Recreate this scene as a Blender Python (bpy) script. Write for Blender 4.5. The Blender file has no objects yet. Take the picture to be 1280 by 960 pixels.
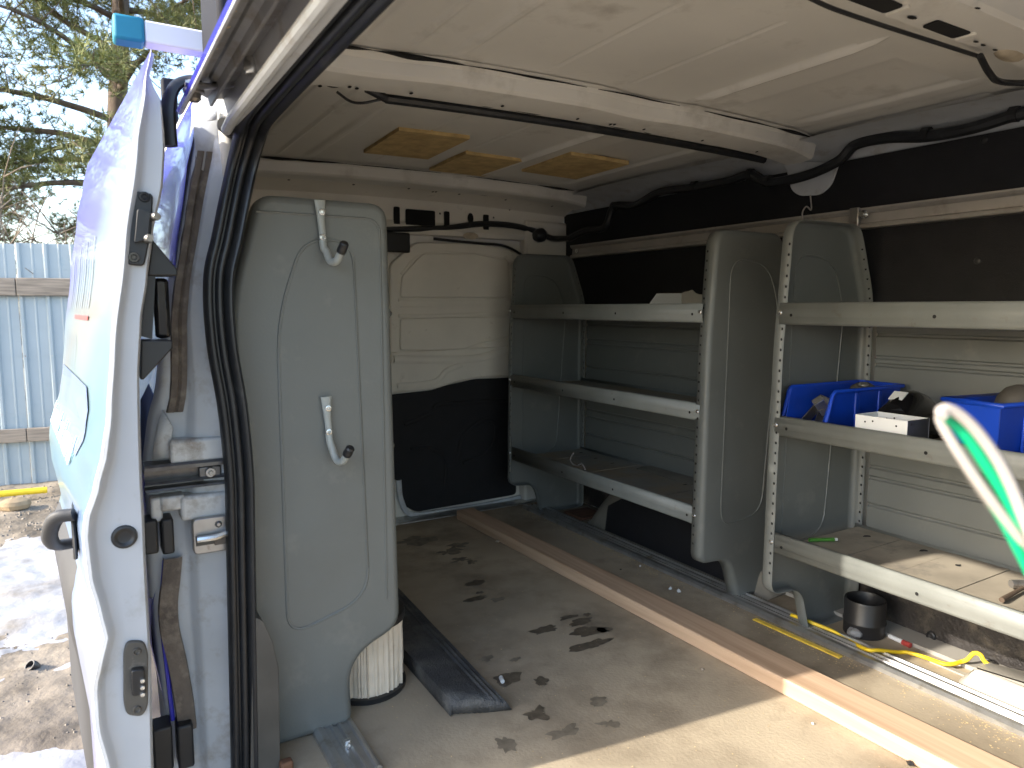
import bpy, bmesh, math, random
from mathutils import Vector, noise as mnoise
R = math.radians
random.seed(7)
scene = bpy.context.scene
col = scene.collection
EYE = 1.45            # lens height above the yard; the van is measured from the lens, z is lifted by EYE on build

# ------------------------------------------------------------------ camera
cam_d = bpy.data.cameras.new('camera')
cam = bpy.data.objects.new('camera', cam_d); col.objects.link(cam)
cam.location = (0, 0, EYE)
cam.rotation_euler = (R(90 - 6.13), 0, R(-31.0))
cam_d.sensor_width = 36.0
cam_d.lens = 36.0 * 885 / 1280
cam_d.clip_start = 0.02
cam_d.clip_end = 3000
cam_d.dof.use_dof = True
cam_d.dof.focus_distance = 1.75
cam_d.dof.aperture_fstop = 7.0
scene.camera = cam

# ------------------------------------------------------------------ sky, sun, exposure
SUN_EL = 29.0
SUN_DIR = Vector((-0.991, 0.135, 0)).normalized()      # horizontally towards the sun
world = bpy.data.worlds.new('World'); scene.world = world
world.use_nodes = True
wn = world.node_tree.nodes; wl = world.node_tree.links
bgn = wn['Background']
sky = wn.new('ShaderNodeTexSky'); sky.sky_type = 'NISHITA'
sky.sun_disc = False
sky.sun_elevation = R(SUN_EL)
sky.sun_rotation = math.atan2(SUN_DIR.x, SUN_DIR.y)
sky.air_density = 1.0; sky.dust_density = 1.6; sky.ozone_density = 1.0
wl.new(sky.outputs[0], bgn.inputs[0])
bgn.inputs[1].default_value = 0.15
sun_d = bpy.data.lights.new('sun', 'SUN'); sun_d.energy = 2.05; sun_d.angle = R(0.7)
sun_d.color = (1.0, 0.92, 0.80)
sun = bpy.data.objects.new('sun', sun_d); col.objects.link(sun)
sv = Vector((SUN_DIR.x * math.cos(R(SUN_EL)), SUN_DIR.y * math.cos(R(SUN_EL)), math.sin(R(SUN_EL))))
sun.rotation_euler = sv.to_track_quat('Z', 'Y').to_euler()
sun.location = (-6, 1, 8)
vs = scene.view_settings
vs.view_transform = 'Standard'; vs.look = 'None'; vs.gamma = 1.0; vs.exposure = 2.22
vs.use_curve_mapping = False
scene.render.engine = 'CYCLES'
scene.cycles.use_denoising = True
scene.cycles.max_bounces = 9
scene.cycles.diffuse_bounces = 6

# ------------------------------------------------------------------ survey helper: sight line from the lens met with a plane of the van
F_ = 885.0; YAW = R(31.0); PIT = R(6.13)
def ray(px, py):
    a = (px - 640) / F_; b = (480 - py) / F_
    c, s = math.cos(PIT), math.sin(PIT); sx, cy = math.sin(YAW), math.cos(YAW)
    return (sx * c + a * cy + b * sx * s, cy * c - a * sx + b * cy * s, -s + b * c)
def at(px, py, X=None, Y=None, Z=None):
    d = ray(px, py)
    t = X / d[0] if X is not None else Y / d[1] if Y is not None else Z / d[2]
    return (d[0] * t, d[1] * t, d[2] * t)
def nz(x, y=0, z=0, s=1.0):
    return mnoise.noise(Vector((x * s, y * s, z * s)))

# ------------------------------------------------------------------ materials
MATS = {}
def mat(name, base, rough=0.5, metal=0.0, var=0.0, vscale=6.0, dirt=None, dscale=9.0, dlo=0.55, dhi=0.72, bump=0.0, bscale=80.0,
        stretch=None, spec=0.5, coat=0.0, alpha=1.0, trans=0.0, rvar=0.0):
    m = bpy.data.materials.new(name); m.use_nodes = True; MATS[name] = m
    n = m.node_tree.nodes; l = m.node_tree.links
    b = n['Principled BSDF']
    b.inputs['Base Color'].default_value = (*base, 1); b.inputs['Roughness'].default_value = rough
    b.inputs['Metallic'].default_value = metal; b.inputs['Specular IOR Level'].default_value = spec
    b.inputs['Coat Weight'].default_value = coat; b.inputs['Alpha'].default_value = alpha
    b.inputs['Transmission Weight'].default_value = trans
    g = n.new('ShaderNodeNewGeometry'); pos = g.outputs['Position']
    if stretch:
        vm = n.new('ShaderNodeVectorMath'); vm.operation = 'MULTIPLY'; vm.inputs[1].default_value = stretch
        l.new(pos, vm.inputs[0]); pos = vm.outputs[0]
    cur = None
    if var:
        t = n.new('ShaderNodeTexNoise'); t.inputs['Scale'].default_value = vscale; t.inputs['Detail'].default_value = 6
        l.new(pos, t.inputs['Vector'])
        mr = n.new('ShaderNodeMapRange'); mr.inputs[1].default_value = 0.3; mr.inputs[2].default_value = 0.7
        mr.inputs[3].default_value = 1 - var; mr.inputs[4].default_value = 1 + var
        l.new(t.outputs[0], mr.inputs[0])
        mx = n.new('ShaderNodeMix'); mx.data_type = 'RGBA'; mx.blend_type = 'MULTIPLY'; mx.inputs[0].default_value = 1
        mx.inputs[6].default_value = (*base, 1); l.new(mr.outputs[0], mx.inputs[7]); cur = mx.outputs[2]
        if rvar:
            m2 = n.new('ShaderNodeMapRange'); m2.inputs[1].default_value = .3; m2.inputs[2].default_value = .7
            m2.inputs[3].default_value = max(.02, rough - rvar); m2.inputs[4].default_value = min(1, rough + rvar)
            l.new(t.outputs[0], m2.inputs[0]); l.new(m2.outputs[0], b.inputs['Roughness'])
    if dirt:
        t = n.new('ShaderNodeTexNoise'); t.inputs['Scale'].default_value = dscale; t.inputs['Detail'].default_value = 9
        t.inputs['Roughness'].default_value = 0.65
        l.new(g.outputs['Position'], t.inputs['Vector'])
        mr = n.new('ShaderNodeMapRange'); mr.inputs[1].default_value = dlo; mr.inputs[2].default_value = dhi
        l.new(t.outputs[0], mr.inputs[0])
        mx = n.new('ShaderNodeMix'); mx.data_type = 'RGBA'
        l.new(mr.outputs[0], mx.inputs[0])
        if cur: l.new(cur, mx.inputs[6])
        else: mx.inputs[6].default_value = (*base, 1)
        mx.inputs[7].default_value = (*dirt, 1); cur = mx.outputs[2]
    if cur: l.new(cur, b.inputs['Base Color'])
    if bump:
        t = n.new('ShaderNodeTexNoise'); t.inputs['Scale'].default_value = bscale; t.inputs['Detail'].default_value = 4
        l.new(pos, t.inputs['Vector'])
        bp = n.new('ShaderNodeBump'); bp.inputs['Strength'].default_value = bump; bp.inputs['Distance'].default_value = 0.01
        l.new(t.outputs[0], bp.inputs['Height']); l.new(bp.outputs[0], b.inputs['Normal'])
    return m
mat('paint', (.49, .505, .52), .38, var=.09, vscale=9, dirt=(.30, .26, .215), dscale=17, dlo=.54, dhi=.78, bump=.03, bscale=30)
mat('paint_dirty', (.56, .56, .55), .45, var=.12, vscale=9, dirt=(.20, .155, .11), dscale=16, dlo=.50, dhi=.70, bump=.06, bscale=40)
mat('door_edge', (.46, .475, .50), .32, var=.07, vscale=5, dirt=(.30, .285, .26), dscale=11, dlo=.56, dhi=.80)
mat('cream', (.70, .67, .60), .48, var=.08, vscale=5, dirt=(.30, .26, .20), dscale=10, dlo=.62, dhi=.82, bump=.02, bscale=25)
mat('roof_in', (.62, .605, .565), .38, var=.07, vscale=3.5, dirt=(.44, .42, .38), dscale=7, dlo=.56, dhi=.74, bump=.02, bscale=14)
mat('grey', (.136, .144, .136), .42, var=.07, vscale=6, dirt=(.20, .20, .18), dscale=11, dlo=.58, dhi=.82, bump=.04, bscale=160, rvar=.08)
mat('grey_worn', (.172, .182, .171), .45, var=.12, vscale=10, dirt=(.14, .135, .12), dscale=28, dlo=.62, dhi=.72, bump=.04, bscale=120, stretch=(1, 1, .5))
mat('shelf_dust', (.27, .265, .235), .62, var=.18, vscale=8, dirt=(.33, .26, .17), dscale=6, dlo=.42, dhi=.66, bump=.08, bscale=60)
mat('shelf_dust_tan', (.29, .255, .20), .75, var=.22, vscale=8, dirt=(.20, .18, .15), dscale=12, dlo=.52, dhi=.66, bump=.10, bscale=60)
mat('black_board', (.0105, .0105, .0125), .60, spec=.35, var=.2, vscale=18, dirt=(.03, .03, .032), dscale=26, dlo=.66, dhi=.85, bump=.35, bscale=420)
mat('black_board_low', (.020, .017, .016), .55, var=.3, vscale=14, dirt=(.17, .145, .11), dscale=11, dlo=.52, dhi=.80, bump=.35, bscale=120)
mat('rubber', (.014, .015, .017), .36, var=.2, vscale=20, dirt=(.05, .05, .05), dscale=20, dlo=.6, dhi=.8)
mat('head_shade_grey', (.24, .24, .245), .5, var=.15, vscale=12, dirt=(.14, .115, .085), dscale=14, dlo=.52, dhi=.72)  # shade of the sliding channel worked into the grey of the doorway head
mat('arch_dust', (.17, .155, .125), .8, var=.2, vscale=9)
mat('rubber_old', (.13, .105, .085), .8, var=.25, vscale=25, dirt=(.24, .20, .16), dscale=40, dlo=.5, dhi=.7, bump=.3, bscale=90)
mat('black_plastic', (.016, .016, .017), .42, var=.2, vscale=15)
mat('black_gloss', (.008, .008, .009), .10)
mat('dark_trim', (.075, .068, .058), .6, var=.2, vscale=14, dirt=(.20, .18, .15), dscale=22, dlo=.62, dhi=.74)
mat('hole', (.004, .004, .004), .9)
mat('alu', (.50, .50, .49), .38, metal=.85, var=.12, vscale=20, dirt=(.30, .26, .20), dscale=18, dlo=.52, dhi=.72)
mat('alu_rail', (.42, .40, .37), .42, metal=.5, var=.10, vscale=9, dirt=(.25, .22, .18), dscale=12, dlo=.55, dhi=.75)
mat('steel', (.42, .41, .40), .35, metal=.9, var=.15, vscale=20, dirt=(.16, .10, .06), dscale=30, dlo=.56, dhi=.72)
mat('track_steel', (.16, .155, .15), .33, metal=.7, var=.15, vscale=12, dirt=(.08, .07, .06), dscale=15, dlo=.5, dhi=.7)
mat('bolt', (.70, .70, .68), .25, metal=.9)
mat('floor', (.385, .322, .232), .78, var=.24, vscale=3.0, dirt=(.215, .175, .122), dscale=4.2, dlo=.47, dhi=.72, bump=.12, bscale=130)
mat('wet', (.125, .103, .074), .38, var=.3, vscale=60)
mat('wet_soft', (.20, .17, .125), .55, var=.3, vscale=40)
mat('white_plastic', (.36, .34, .30), .4, var=.04, dirt=(.45, .40, .32), dscale=9, dlo=.6, dhi=.8)
mat('white_box', (.70, .71, .70), .5, var=.05)
mat('blue_bin', (.006, .050, .42), .36, var=.10, vscale=12, dirt=(.05, .10, .35), dscale=25, dlo=.6, dhi=.8)
mat('yellow', (.80, .56, .02), .5, var=.08, vscale=30)
mat('yellow_wood', (.78, .55, .07), .6, var=.15, vscale=60)
mat('tan_patch', (.50, .36, .16), .85, var=.22, vscale=30, dirt=(.38, .26, .11), dscale=9, dlo=.5, dhi=.7, bump=.2, bscale=200)
mat('paper', (.62, .53, .42), .85, var=.10, vscale=20, dirt=(.40, .31, .22), dscale=14, dlo=.55, dhi=.75)
mat('green_wire', (.0, .30, .13), .35)
mat('white_wire', (.33, .30, .275), .4)
mat('bare_wire', (.18, .17, .15), .4, metal=.3)
mat('wood_dark', (.14, .065, .035), .8, var=.3, vscale=14, stretch=(1, 6, 1))
mat('old_wood', (.11, .075, .05), .8, var=.2)
mat('fence_metal', (.32, .37, .39), .5, metal=.1, var=.06, vscale=2, dirt=(.22, .30, .34), dscale=3, dlo=.58, dhi=.8)
mat('fence_wood', (.25, .205, .16), .85, var=.35, vscale=5, stretch=(1, 1, 14), bump=.3, bscale=30)
mat('bark', (.125, .09, .065), .9, var=.35, vscale=10, stretch=(1, 1, .35), bump=.6, bscale=14)
mat('twig', (.17, .135, .10), .9, var=.2, vscale=8)
mat('needle', (.125, .138, .036), .65, var=.45, vscale=1.1, dirt=(.17, .155, .045), dscale=1.6, dlo=.5, dhi=.65)
mat('mud', (.23, .19, .14), .8, var=.28, vscale=2.0, dirt=(.10, .080, .056), dscale=3.4, dlo=.45, dhi=.65, bump=.9, bscale=24, rvar=.25)
mat('gravel', (.19, .16, .125), .85, var=.35, vscale=14)
mat('snow', (.36, .36, .37), .6, var=.16, vscale=4, dirt=(.20, .175, .14), dscale=3.2, dlo=.46, dhi=.70, bump=.7, bscale=16)
mat('teal_cap', (.008, .18, .27), .6, var=.1)
mat('rack_white', (.66, .66, .72), .35)
mat('rack_dark', (.016, .016, .020), .75, spec=.2)
mat('wrap_blue', (.045, .045, .42), .25, coat=.4, var=.15, vscale=4)
mat('wrap_light', (.21, .26, .42), .25, coat=.4, var=.2, vscale=4)
mat('lettering', (.62, .82, .78), .4)
mat('lettering_grey', (.16, .19, .24), .4)
mat('red_ink', (.45, .06, .05), .4)
mat('green_pen', (.07, .24, .03), .35)
mat('clear_film', (.34, .34, .34), .35, alpha=.6)
mat('sawdust', (.60, .45, .24), .9, var=.2, vscale=60)
mat('dust_chip', (.30, .25, .19), .9)
mat('primer', (.42, .36, .27), .6, var=.3, vscale=30)
mat('clad', (.04, .04, .042), .6, var=.1)
mat('rock', (.33, .24, .14), .9, var=.2, vscale=9, bump=.5, bscale=20)
mat('tyre', (.018, .018, .018), .8)
mat('amber', (.35, .22, .05), .5)

def wood_mat():
    m = bpy.data.materials.new('pine_board'); m.use_nodes = True; MATS['pine_board'] = m
    n = m.node_tree.nodes; l = m.node_tree.links; b = n['Principled BSDF']
    b.inputs['Roughness'].default_value = .65
    g = n.new('ShaderNodeNewGeometry')
    vm = n.new('ShaderNodeVectorMath'); vm.operation = 'MULTIPLY'; vm.inputs[1].default_value = (26, 1.1, 26); l.new(g.outputs['Position'], vm.inputs[0])
    t = n.new('ShaderNodeTexNoise'); t.inputs['Scale'].default_value = 2.2; t.inputs['Detail'].default_value = 5; l.new(vm.outputs[0], t.inputs['Vector'])
    t.inputs['Distortion'].default_value = .4
    cr = n.new('ShaderNodeValToRGB'); e = cr.color_ramp.elements
    e[0].position = .30; e[0].color = (.42, .285, .185, 1); e[1].position = .66; e[1].color = (.56, .40, .275, 1)
    l.new(t.outputs[0], cr.inputs[0])
    # knots
    vk = n.new('ShaderNodeVectorMath'); vk.operation = 'MULTIPLY'; vk.inputs[1].default_value = (7, 3.2, 7); l.new(g.outputs['Position'], vk.inputs[0])
    vo = n.new('ShaderNodeTexVoronoi'); vo.inputs['Scale'].default_value = 1.0; l.new(vk.outputs[0], vo.inputs['Vector'])
    mr = n.new('ShaderNodeMapRange'); mr.inputs[1].default_value = .05; mr.inputs[2].default_value = .13; mr.inputs[3].default_value = 1; mr.inputs[4].default_value = 0
    l.new(vo.outputs[0], mr.inputs[0])
    mx = n.new('ShaderNodeMix'); mx.data_type = 'RGBA'; l.new(mr.outputs[0], mx.inputs[0]); l.new(cr.outputs[0], mx.inputs[6]); mx.inputs[7].default_value = (.20, .085, .035, 1)
    l.new(mx.outputs[2], b.inputs['Base Color'])
wood_mat()

def wrap_mat():
    # printed vehicle wrap on the door: violet at the top and along the rear, cream in the middle, aqua to sky blue lower down
    m = bpy.data.materials.new('door_wrap'); m.use_nodes = True; MATS['door_wrap'] = m
    n = m.node_tree.nodes; l = m.node_tree.links; b = n['Principled BSDF']
    b.inputs['Roughness'].default_value = .28; b.inputs['Coat Weight'].default_value = .4
    g = n.new('ShaderNodeNewGeometry'); sp = n.new('ShaderNodeSeparateXYZ'); l.new(g.outputs['Position'], sp.inputs[0])
    t = n.new('ShaderNodeTexNoise'); t.inputs['Scale'].default_value = 3.0; l.new(g.outputs['Position'], t.inputs['Vector'])
    def mth(op, a, bb):
        q = n.new('ShaderNodeMath'); q.operation = op
        for i, v in enumerate((a, bb)):
            if isinstance(v, (int, float)): q.inputs[i].default_value = v
            else: l.new(v, q.inputs[i])
        return q.outputs[0]
    # diagonal coordinate: height minus distance forward of the rear edge
    d = mth('SUBTRACT', sp.outputs[2], EYE)
    d = mth('ADD', d, mth('MULTIPLY', mth('SUBTRACT', sp.outputs[1], 1.15), .28))
    d = mth('ADD', d, mth('MULTIPLY', mth('SUBTRACT', t.outputs[0], .5), .22))
    mr = n.new('ShaderNodeMapRange'); mr.inputs[1].default_value = -.75; mr.inputs[2].default_value = .5; l.new(d, mr.inputs[0])
    cr = n.new('ShaderNodeValToRGB'); el = cr.color_ramp.elements
    stops = [(0, (.22, .215, .34)), (.22, (.20, .24, .34)), (.36, (.14, .215, .34)), (.48, (.14, .235, .29)), (.58, (.19, .27, .275)),
             (.68, (.27, .27, .235)), (.77, (.19, .24, .26)), (.86, (.105, .10, .30)), (1, (.075, .07, .30))]
    el[0].position, el[0].color = 0, (*stops[0][1], 1); el[1].position, el[1].color = 1, (*stops[-1][1], 1)
    for p, c in stops[1:-1]:
        e = el.new(p); e.color = (*c, 1)
    l.new(mr.outputs[0], cr.inputs[0]); l.new(cr.outputs[0], b.inputs['Base Color'])
wrap_mat()

# ------------------------------------------------------------------ mesh helpers
WLOC = {}
def rounded(pts, seg=5):
    out = []; n = len(pts)
    for i, (x, y, r) in enumerate(pts):
        p = Vector((x, y)); a = Vector(pts[i - 1][:2]); b = Vector(pts[(i + 1) % n][:2])
        if r <= 0: out.append((x, y)); continue
        da = (a - p); db = (b - p)
        t = min(r, da.length * .49, db.length * .49)
        pa = p + da.normalized() * t; pb = p + db.normalized() * t
        for k in range(seg + 1):
            s = k / seg
            q = pa * (1 - s) ** 2 + p * 2 * s * (1 - s) + pb * s * s
            out.append((q.x, q.y))
    return out
def smooth_path(pts, n=8, closed=False):
    P = [Vector(p) for p in pts]; m = len(P); out = []
    rng = range(m) if closed else range(m - 1)
    for i in rng:
        p0 = P[(i - 1) % m] if closed or i > 0 else P[0] * 2 - P[1]
        p1 = P[i]; p2 = P[(i + 1) % m]
        p3 = P[(i + 2) % m] if closed or i + 2 < m else P[-1] * 2 - P[-2]
        for k in range(n):
            t = k / n
            out.append(.5 * ((2 * p1) + (p2 - p0) * t + (2 * p0 - 5 * p1 + 4 * p2 - p3) * t * t + (3 * p1 - p0 - 3 * p2 + p3) * t ** 3))
    if not closed: out.append(P[-1])
    return out
class MB:
    def __init__(s): s.v = []; s.f = []
    def add(s, vs, fs):
        o = len(s.v); s.v += [tuple(v) for v in vs]; s.f += [tuple(i + o for i in f) for f in fs]; return s
    def box(s, x0, x1, y0, y1, z0, z1):
        x0, x1 = sorted((x0, x1)); y0, y1 = sorted((y0, y1)); z0, z1 = sorted((z0, z1))
        return s.add([(x, y, z) for z in (z0, z1) for y in (y0, y1) for x in (x0, x1)],
                     [(0, 2, 3, 1), (4, 5, 7, 6), (0, 1, 5, 4), (2, 6, 7, 3), (0, 4, 6, 2), (1, 3, 7, 5)])
    def obox(s, c, ax, ay, az):      # oriented box: centre and three half-axis vectors
        c = Vector(c); ax, ay, az = Vector(ax), Vector(ay), Vector(az)
        return s.add([c + ax * i + ay * j + az * k for k in (-1, 1) for j in (-1, 1) for i in (-1, 1)],
                     [(0, 2, 3, 1), (4, 5, 7, 6), (0, 1, 5, 4), (2, 6, 7, 3), (0, 4, 6, 2), (1, 3, 7, 5)])
    def prism(s, poly, axis, a, b):
        def p3(p, w): return {'x': (w, p[0], p[1]), 'y': (p[0], w, p[1]), 'z': (p[0], p[1], w)}[axis]
        n = len(poly)
        return s.add([p3(p, a) for p in poly] + [p3(p, b) for p in poly],
                     [tuple(range(n))[::-1], tuple(range(n, 2 * n))] + [(i, (i + 1) % n, n + (i + 1) % n, n + i) for i in range(n)])
    def strip(s, prof, y0, y1, n=1, bend=None):   # open X-Z profile carried along Y
        m = len(prof); vs = []
        for j in range(n + 1):
            y = y0 + (y1 - y0) * j / n
            for (x, z) in prof:
                dx, dz = bend(y) if bend else (0, 0)
                vs.append((x + dx, y, z + dz))
        return s.add(vs, [(j * m + i, j * m + i + 1, (j + 1) * m + i + 1, (j + 1) * m + i) for j in range(n) for i in range(m - 1)])
    def grid(s, rows, closed=False):
        m = len(rows[0]); vs = [p for r in rows for p in r]; q = m if closed else m - 1
        return s.add(vs, [(j * m + i, j * m + (i + 1) % m, (j + 1) * m + (i + 1) % m, (j + 1) * m + i) for j in range(len(rows) - 1) for i in range(q)])
    def tube(s, path, r, n=8, closed=False, cap=True, flat=1.0, up=None):
        P = [Vector(p) for p in path]; m = len(P); rows = []; prev = None
        for i in range(m):
            t = (P[(i + 1) % m] - P[i - 1]) if closed else (P[min(i + 1, m - 1)] - P[max(i - 1, 0)])
            t.normalize()
            if up is not None:
                u = Vector(up) - t * t.dot(Vector(up)); u.normalize()
            elif prev is None:
                u = t.orthogonal().normalized()
            else:
                u = prev - t * t.dot(prev); u.normalize()
            prev = u; w = t.cross(u); rr = r[i] if isinstance(r, (list, tuple)) else r
            rows.append([P[i] + u * math.cos(2 * math.pi * k / n) * rr * flat + w * math.sin(2 * math.pi * k / n) * rr for k in range(n)])
        if closed: rows.append(rows[0])
        o = len(s.v); s.grid(rows, True)
        if cap and not closed:
            s.f.append(tuple(o + k for k in range(n))[::-1]); s.f.append(tuple(o + (m - 1) * n + k for k in range(n)))
        return s
    def cyl(s, p0, p1, r, n=10): return s.tube([p0, p1], r, n)
    def lathe(s, prof, c, n=24, axis=(0, 0, 1)):
        a = Vector(axis).normalized(); u = a.orthogonal().normalized(); w = a.cross(u); c = Vector(c)
        rows = [[c + a * h + (u * math.cos(2 * math.pi * k / n) + w * math.sin(2 * math.pi * k / n)) * r for k in range(n)] for r, h in prof]
        return s.grid(rows, True)
    def disc(s, c, nrm, r, n=8, r2=None):
        a = Vector(nrm).normalized(); u = Vector((0, 0, 1)) if abs(a.z) < .9 else Vector((0, 1, 0))
        u = (u - a * a.dot(u)).normalized(); w = a.cross(u); c = Vector(c); r2 = r2 or r
        return s.add([c + u * math.cos(2 * math.pi * k / n) * r2 + w * math.sin(2 * math.pi * k / n) * r for k in range(n)], [tuple(range(n))])
    def build(s, name, m, parent=None, loc=None, smooth=35, bevel=0, seg=2, solid=0):
        o_ = WLOC[parent.name] if parent is not None else (loc or (0, 0, 0))
        me = bpy.data.meshes.new(name)
        lx, ly, lz = o_
        me.from_pydata([(x - lx, y - ly, z - lz) for x, y, z in s.v], [], s.f); me.validate(); me.update()
        bm = bmesh.new(); bm.from_mesh(me); bmesh.ops.recalc_face_normals(bm, faces=bm.faces); bm.to_mesh(me); bm.free()
        me.materials.append(MATS[m])
        if smooth:
            me.shade_smooth(); me.set_sharp_from_angle(angle=R(smooth))
        o = bpy.data.objects.new(name, me); col.objects.link(o)
        if parent is not None: o.parent = parent
        else: o.location = (lx, ly, lz + EYE)
        WLOC[o.name] = o_
        if solid:
            md = o.modifiers.new('thickness', 'SOLIDIFY'); md.thickness = solid; md.offset = 0
        if bevel:
            md = o.modifiers.new('edge', 'BEVEL'); md.width = bevel; md.segments = seg; md.limit_method = 'ANGLE'; md.angle_limit = R(40)
        return o
def tag(o, label, cat, group=None):
    o['label'] = label; o['category'] = cat
    if group: o['group'] = group
    return o
def thing(name, label, cat, loc, group=None):
    o = bpy.data.objects.new(name, None); col.objects.link(o)
    o.empty_display_size = .1
    o.location = (loc[0], loc[1], loc[2] + EYE); WLOC[o.name] = tuple(loc)
    return tag(o, label, cat, group)
def single(mb, name, m, loc, label, cat, group=None, **k):
    return tag(mb.build(name, m, None, loc=loc, **k), label, cat, group)
def text_mb(body, size, place, extrude=.0008, shear=0.0, bold=0.0):
    cu = bpy.data.curves.new('lettering', 'FONT'); cu.body = body; cu.size = size; cu.extrude = extrude; cu.shear = shear; cu.offset = bold
    cu.resolution_u = 3
    o = bpy.data.objects.new('lettering_source', cu); col.objects.link(o)
    dg = bpy.context.evaluated_depsgraph_get(); me = bpy.data.meshes.new_from_object(o.evaluated_get(dg))
    mb = MB(); mb.add([place(*v.co) for v in me.vertices], [tuple(p.vertices) for p in me.polygons])
    bpy.data.objects.remove(o); bpy.data.curves.remove(cu); bpy.data.meshes.remove(me)
    return mb

FLOOR = -.85; GROUND = -EYE; WALL = 1.83; REAR = 2.64
# ================================================================== THE YARD
def ground_h(x, y):
    h = .030 * nz(x, y, 3, .9) + .018 * nz(x, y, 7, 3.1) + .010 * nz(x, y, 1, 9) + .005 * nz(x, y, 4, 22)
    if x > -.05: h -= .02 * min(1, (x + .05) * 4)
    return GROUND + h
def spread(lo, hi, step, far):
    xs = []; v = lo
    while v <= hi + 1e-6: xs.append(v); v += step
    g = step; a = lo; b = hi; left = []; right = []
    while a > -far: g *= 1.5; a -= g; left.append(a)
    g = step
    while b < far: g *= 1.5; b += g; right.append(b)
    return left[::-1] + xs + right
gx = spread(-1.7, .5, .025, 420); gy = spread(1.5, 8.2, .03, 420)
mb = MB(); mb.grid([[(x, y, ground_h(x, y) if (-6 < x < 6 and -4 < y < 14) else GROUND) for x in gx] for y in gy])
o = mb.build('ground', 'mud', smooth=180); o['kind'] = 'structure'
# old snow and ice lying in the wheel ruts
def snow_mask(x, y):
    m = -.55
    a = (y - 4.45) / .95; m = max(m, 1.0 - a * a)                                    # wide sheet
    b = (y - (2.55 - .55 * (x + .35))) / .26; m = max(m, .75 - b * b)                 # tongue across the mud
    c = (y - (3.25 + .4 * (x + .3))) / .22; m = max(m, .25 - c * c)
    return m
rows = []
for y in [2.0 + .022 * i for i in range(int(3.6 / .022))]:
    rows.append([(x, y, ground_h(x, y) + .022 * (snow_mask(x, y) + .55 * nz(x, y, 2, 2.6) + .40 * nz(x, y, 5, 6.5) + .22 * nz(x, y, 6, 17)) - .004) for x in [-2.6 + .022 * i for i in range(int(2.75 / .022))]])
mb = MB(); mb.grid(rows)
o = mb.build('snow', 'snow', smooth=180); o['kind'] = 'stuff'; tag(o, 'dirty melting snow and ice lying in patches over the mud', 'snow')
# loose stones towards the fence
mb = MB(); rnd = random.Random(3)
def pebble(mb, c, r, rnd):
    vs = []; 
    for (x, y, z) in [(1, 0, 0), (-1, 0, 0), (0, 1, 0), (0, -1, 0), (0, 0, 1), (0, 0, -1)]:
        k = r * rnd.uniform(.6, 1.25); vs.append((c[0] + x * k, c[1] + y * k, c[2] + z * k * .7))
    mb.add(vs, [(0, 2, 4), (2, 1, 4), (1, 3, 4), (3, 0, 4), (2, 0, 5), (1, 2, 5), (3, 1, 5), (0, 3, 5)])
for i in range(2600):
    x = rnd.uniform(-1.5, .3)
    y = rnd.choice((rnd.uniform(5.1, 6.9), rnd.uniform(5.1, 6.9), rnd.uniform(2, 4)))
    pebble(mb, (x, y, ground_h(x, y)), rnd.choice((.004, .006, .009, .015)) * (1 if y > 4.5 else .55), rnd)
o = mb.build('gravel', 'gravel', smooth=0); o['kind'] = 'stuff'; tag(o, 'loose grey brown gravel scattered over the bare ground', 'gravel')

# corrugated fence on timber rails
fo = Vector((-.45, 7.0, 0)); fd = Vector((.984, -.179, 0)); fnv = Vector((-.179, -.984, 0))     # along, and towards the van
fence = thing('metal_fence', 'pale blue corrugated metal fence on weathered timber rails', 'fence', (fo.x, fo.y, GROUND))
F_H = 1.99
PW = .94
for k in range(-5, 5):
    rows = []
    pr = []
    for j in range(5):      # five pans between trapezoid ribs
        b0 = j * PW / 5
        pr += [(b0, 0), (b0 + .012, .016), (b0 + .030, .016), (b0 + .042, 0), (b0 + .105, 0), (b0 + .112, .004), (b0 + .120, .004), (b0 + .127, 0)]
    pr.append((PW - .004, 0))
    mb = MB()
    for z in (0, F_H):
        rows.append([(lambda p: (p.x, p.y, GROUND - .02 + z + .012 * math.sin(k * 2.3)))(fo + fd * (k * PW + u) + fnv * w) for u, w in pr])
    mb.grid(rows); mb.build('metal_panel', 'fence_metal', fence, smooth=20)
for z0, z1 in ((.36, .47), (1.55, 1.69)):
    for k in range(-2, 2):
        c = fo + fd * (k * 2.4 + 1.2) + fnv * .04
        MB().obox((c.x, c.y, GROUND + (z0 + z1) / 2 + .012 * math.sin(k * 3)), fd * 1.197, fnv * .019, Vector((0, 0, (z1 - z0) / 2))).build('rail', 'fence_wood', fence, bevel=.004)
for k in range(-2, 3):
    c = fo + fd * (k * 2.4 + .9) - fnv * .055
    MB().obox((c.x, c.y, GROUND + .98), fd * .045, fnv * .045, Vector((0, 0, 1.05))).build('post', 'fence_wood', fence)
mb = MB()
for z in [i * .235 + .12 for i in range(8)]:
    for k in range(-24, 24):
        c = fo + fd * (k * PW / 5 + .021) + fnv * .0165
        mb.disc((c.x, c.y, GROUND + z), fnv, .006, 6)
o = mb.build('screw', 'steel', fence); o['kind'] = 'stuff'

for z in [i * .235 + .12 for i in range(8)]:
    c = fo - fd * .2 + fnv * .0005
    MB().obox((c.x, c.y, GROUND + z), fd * 4.4, fnv * .002, Vector((0, 0, .0025))).build('crease', 'fence_metal', fence)
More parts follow.
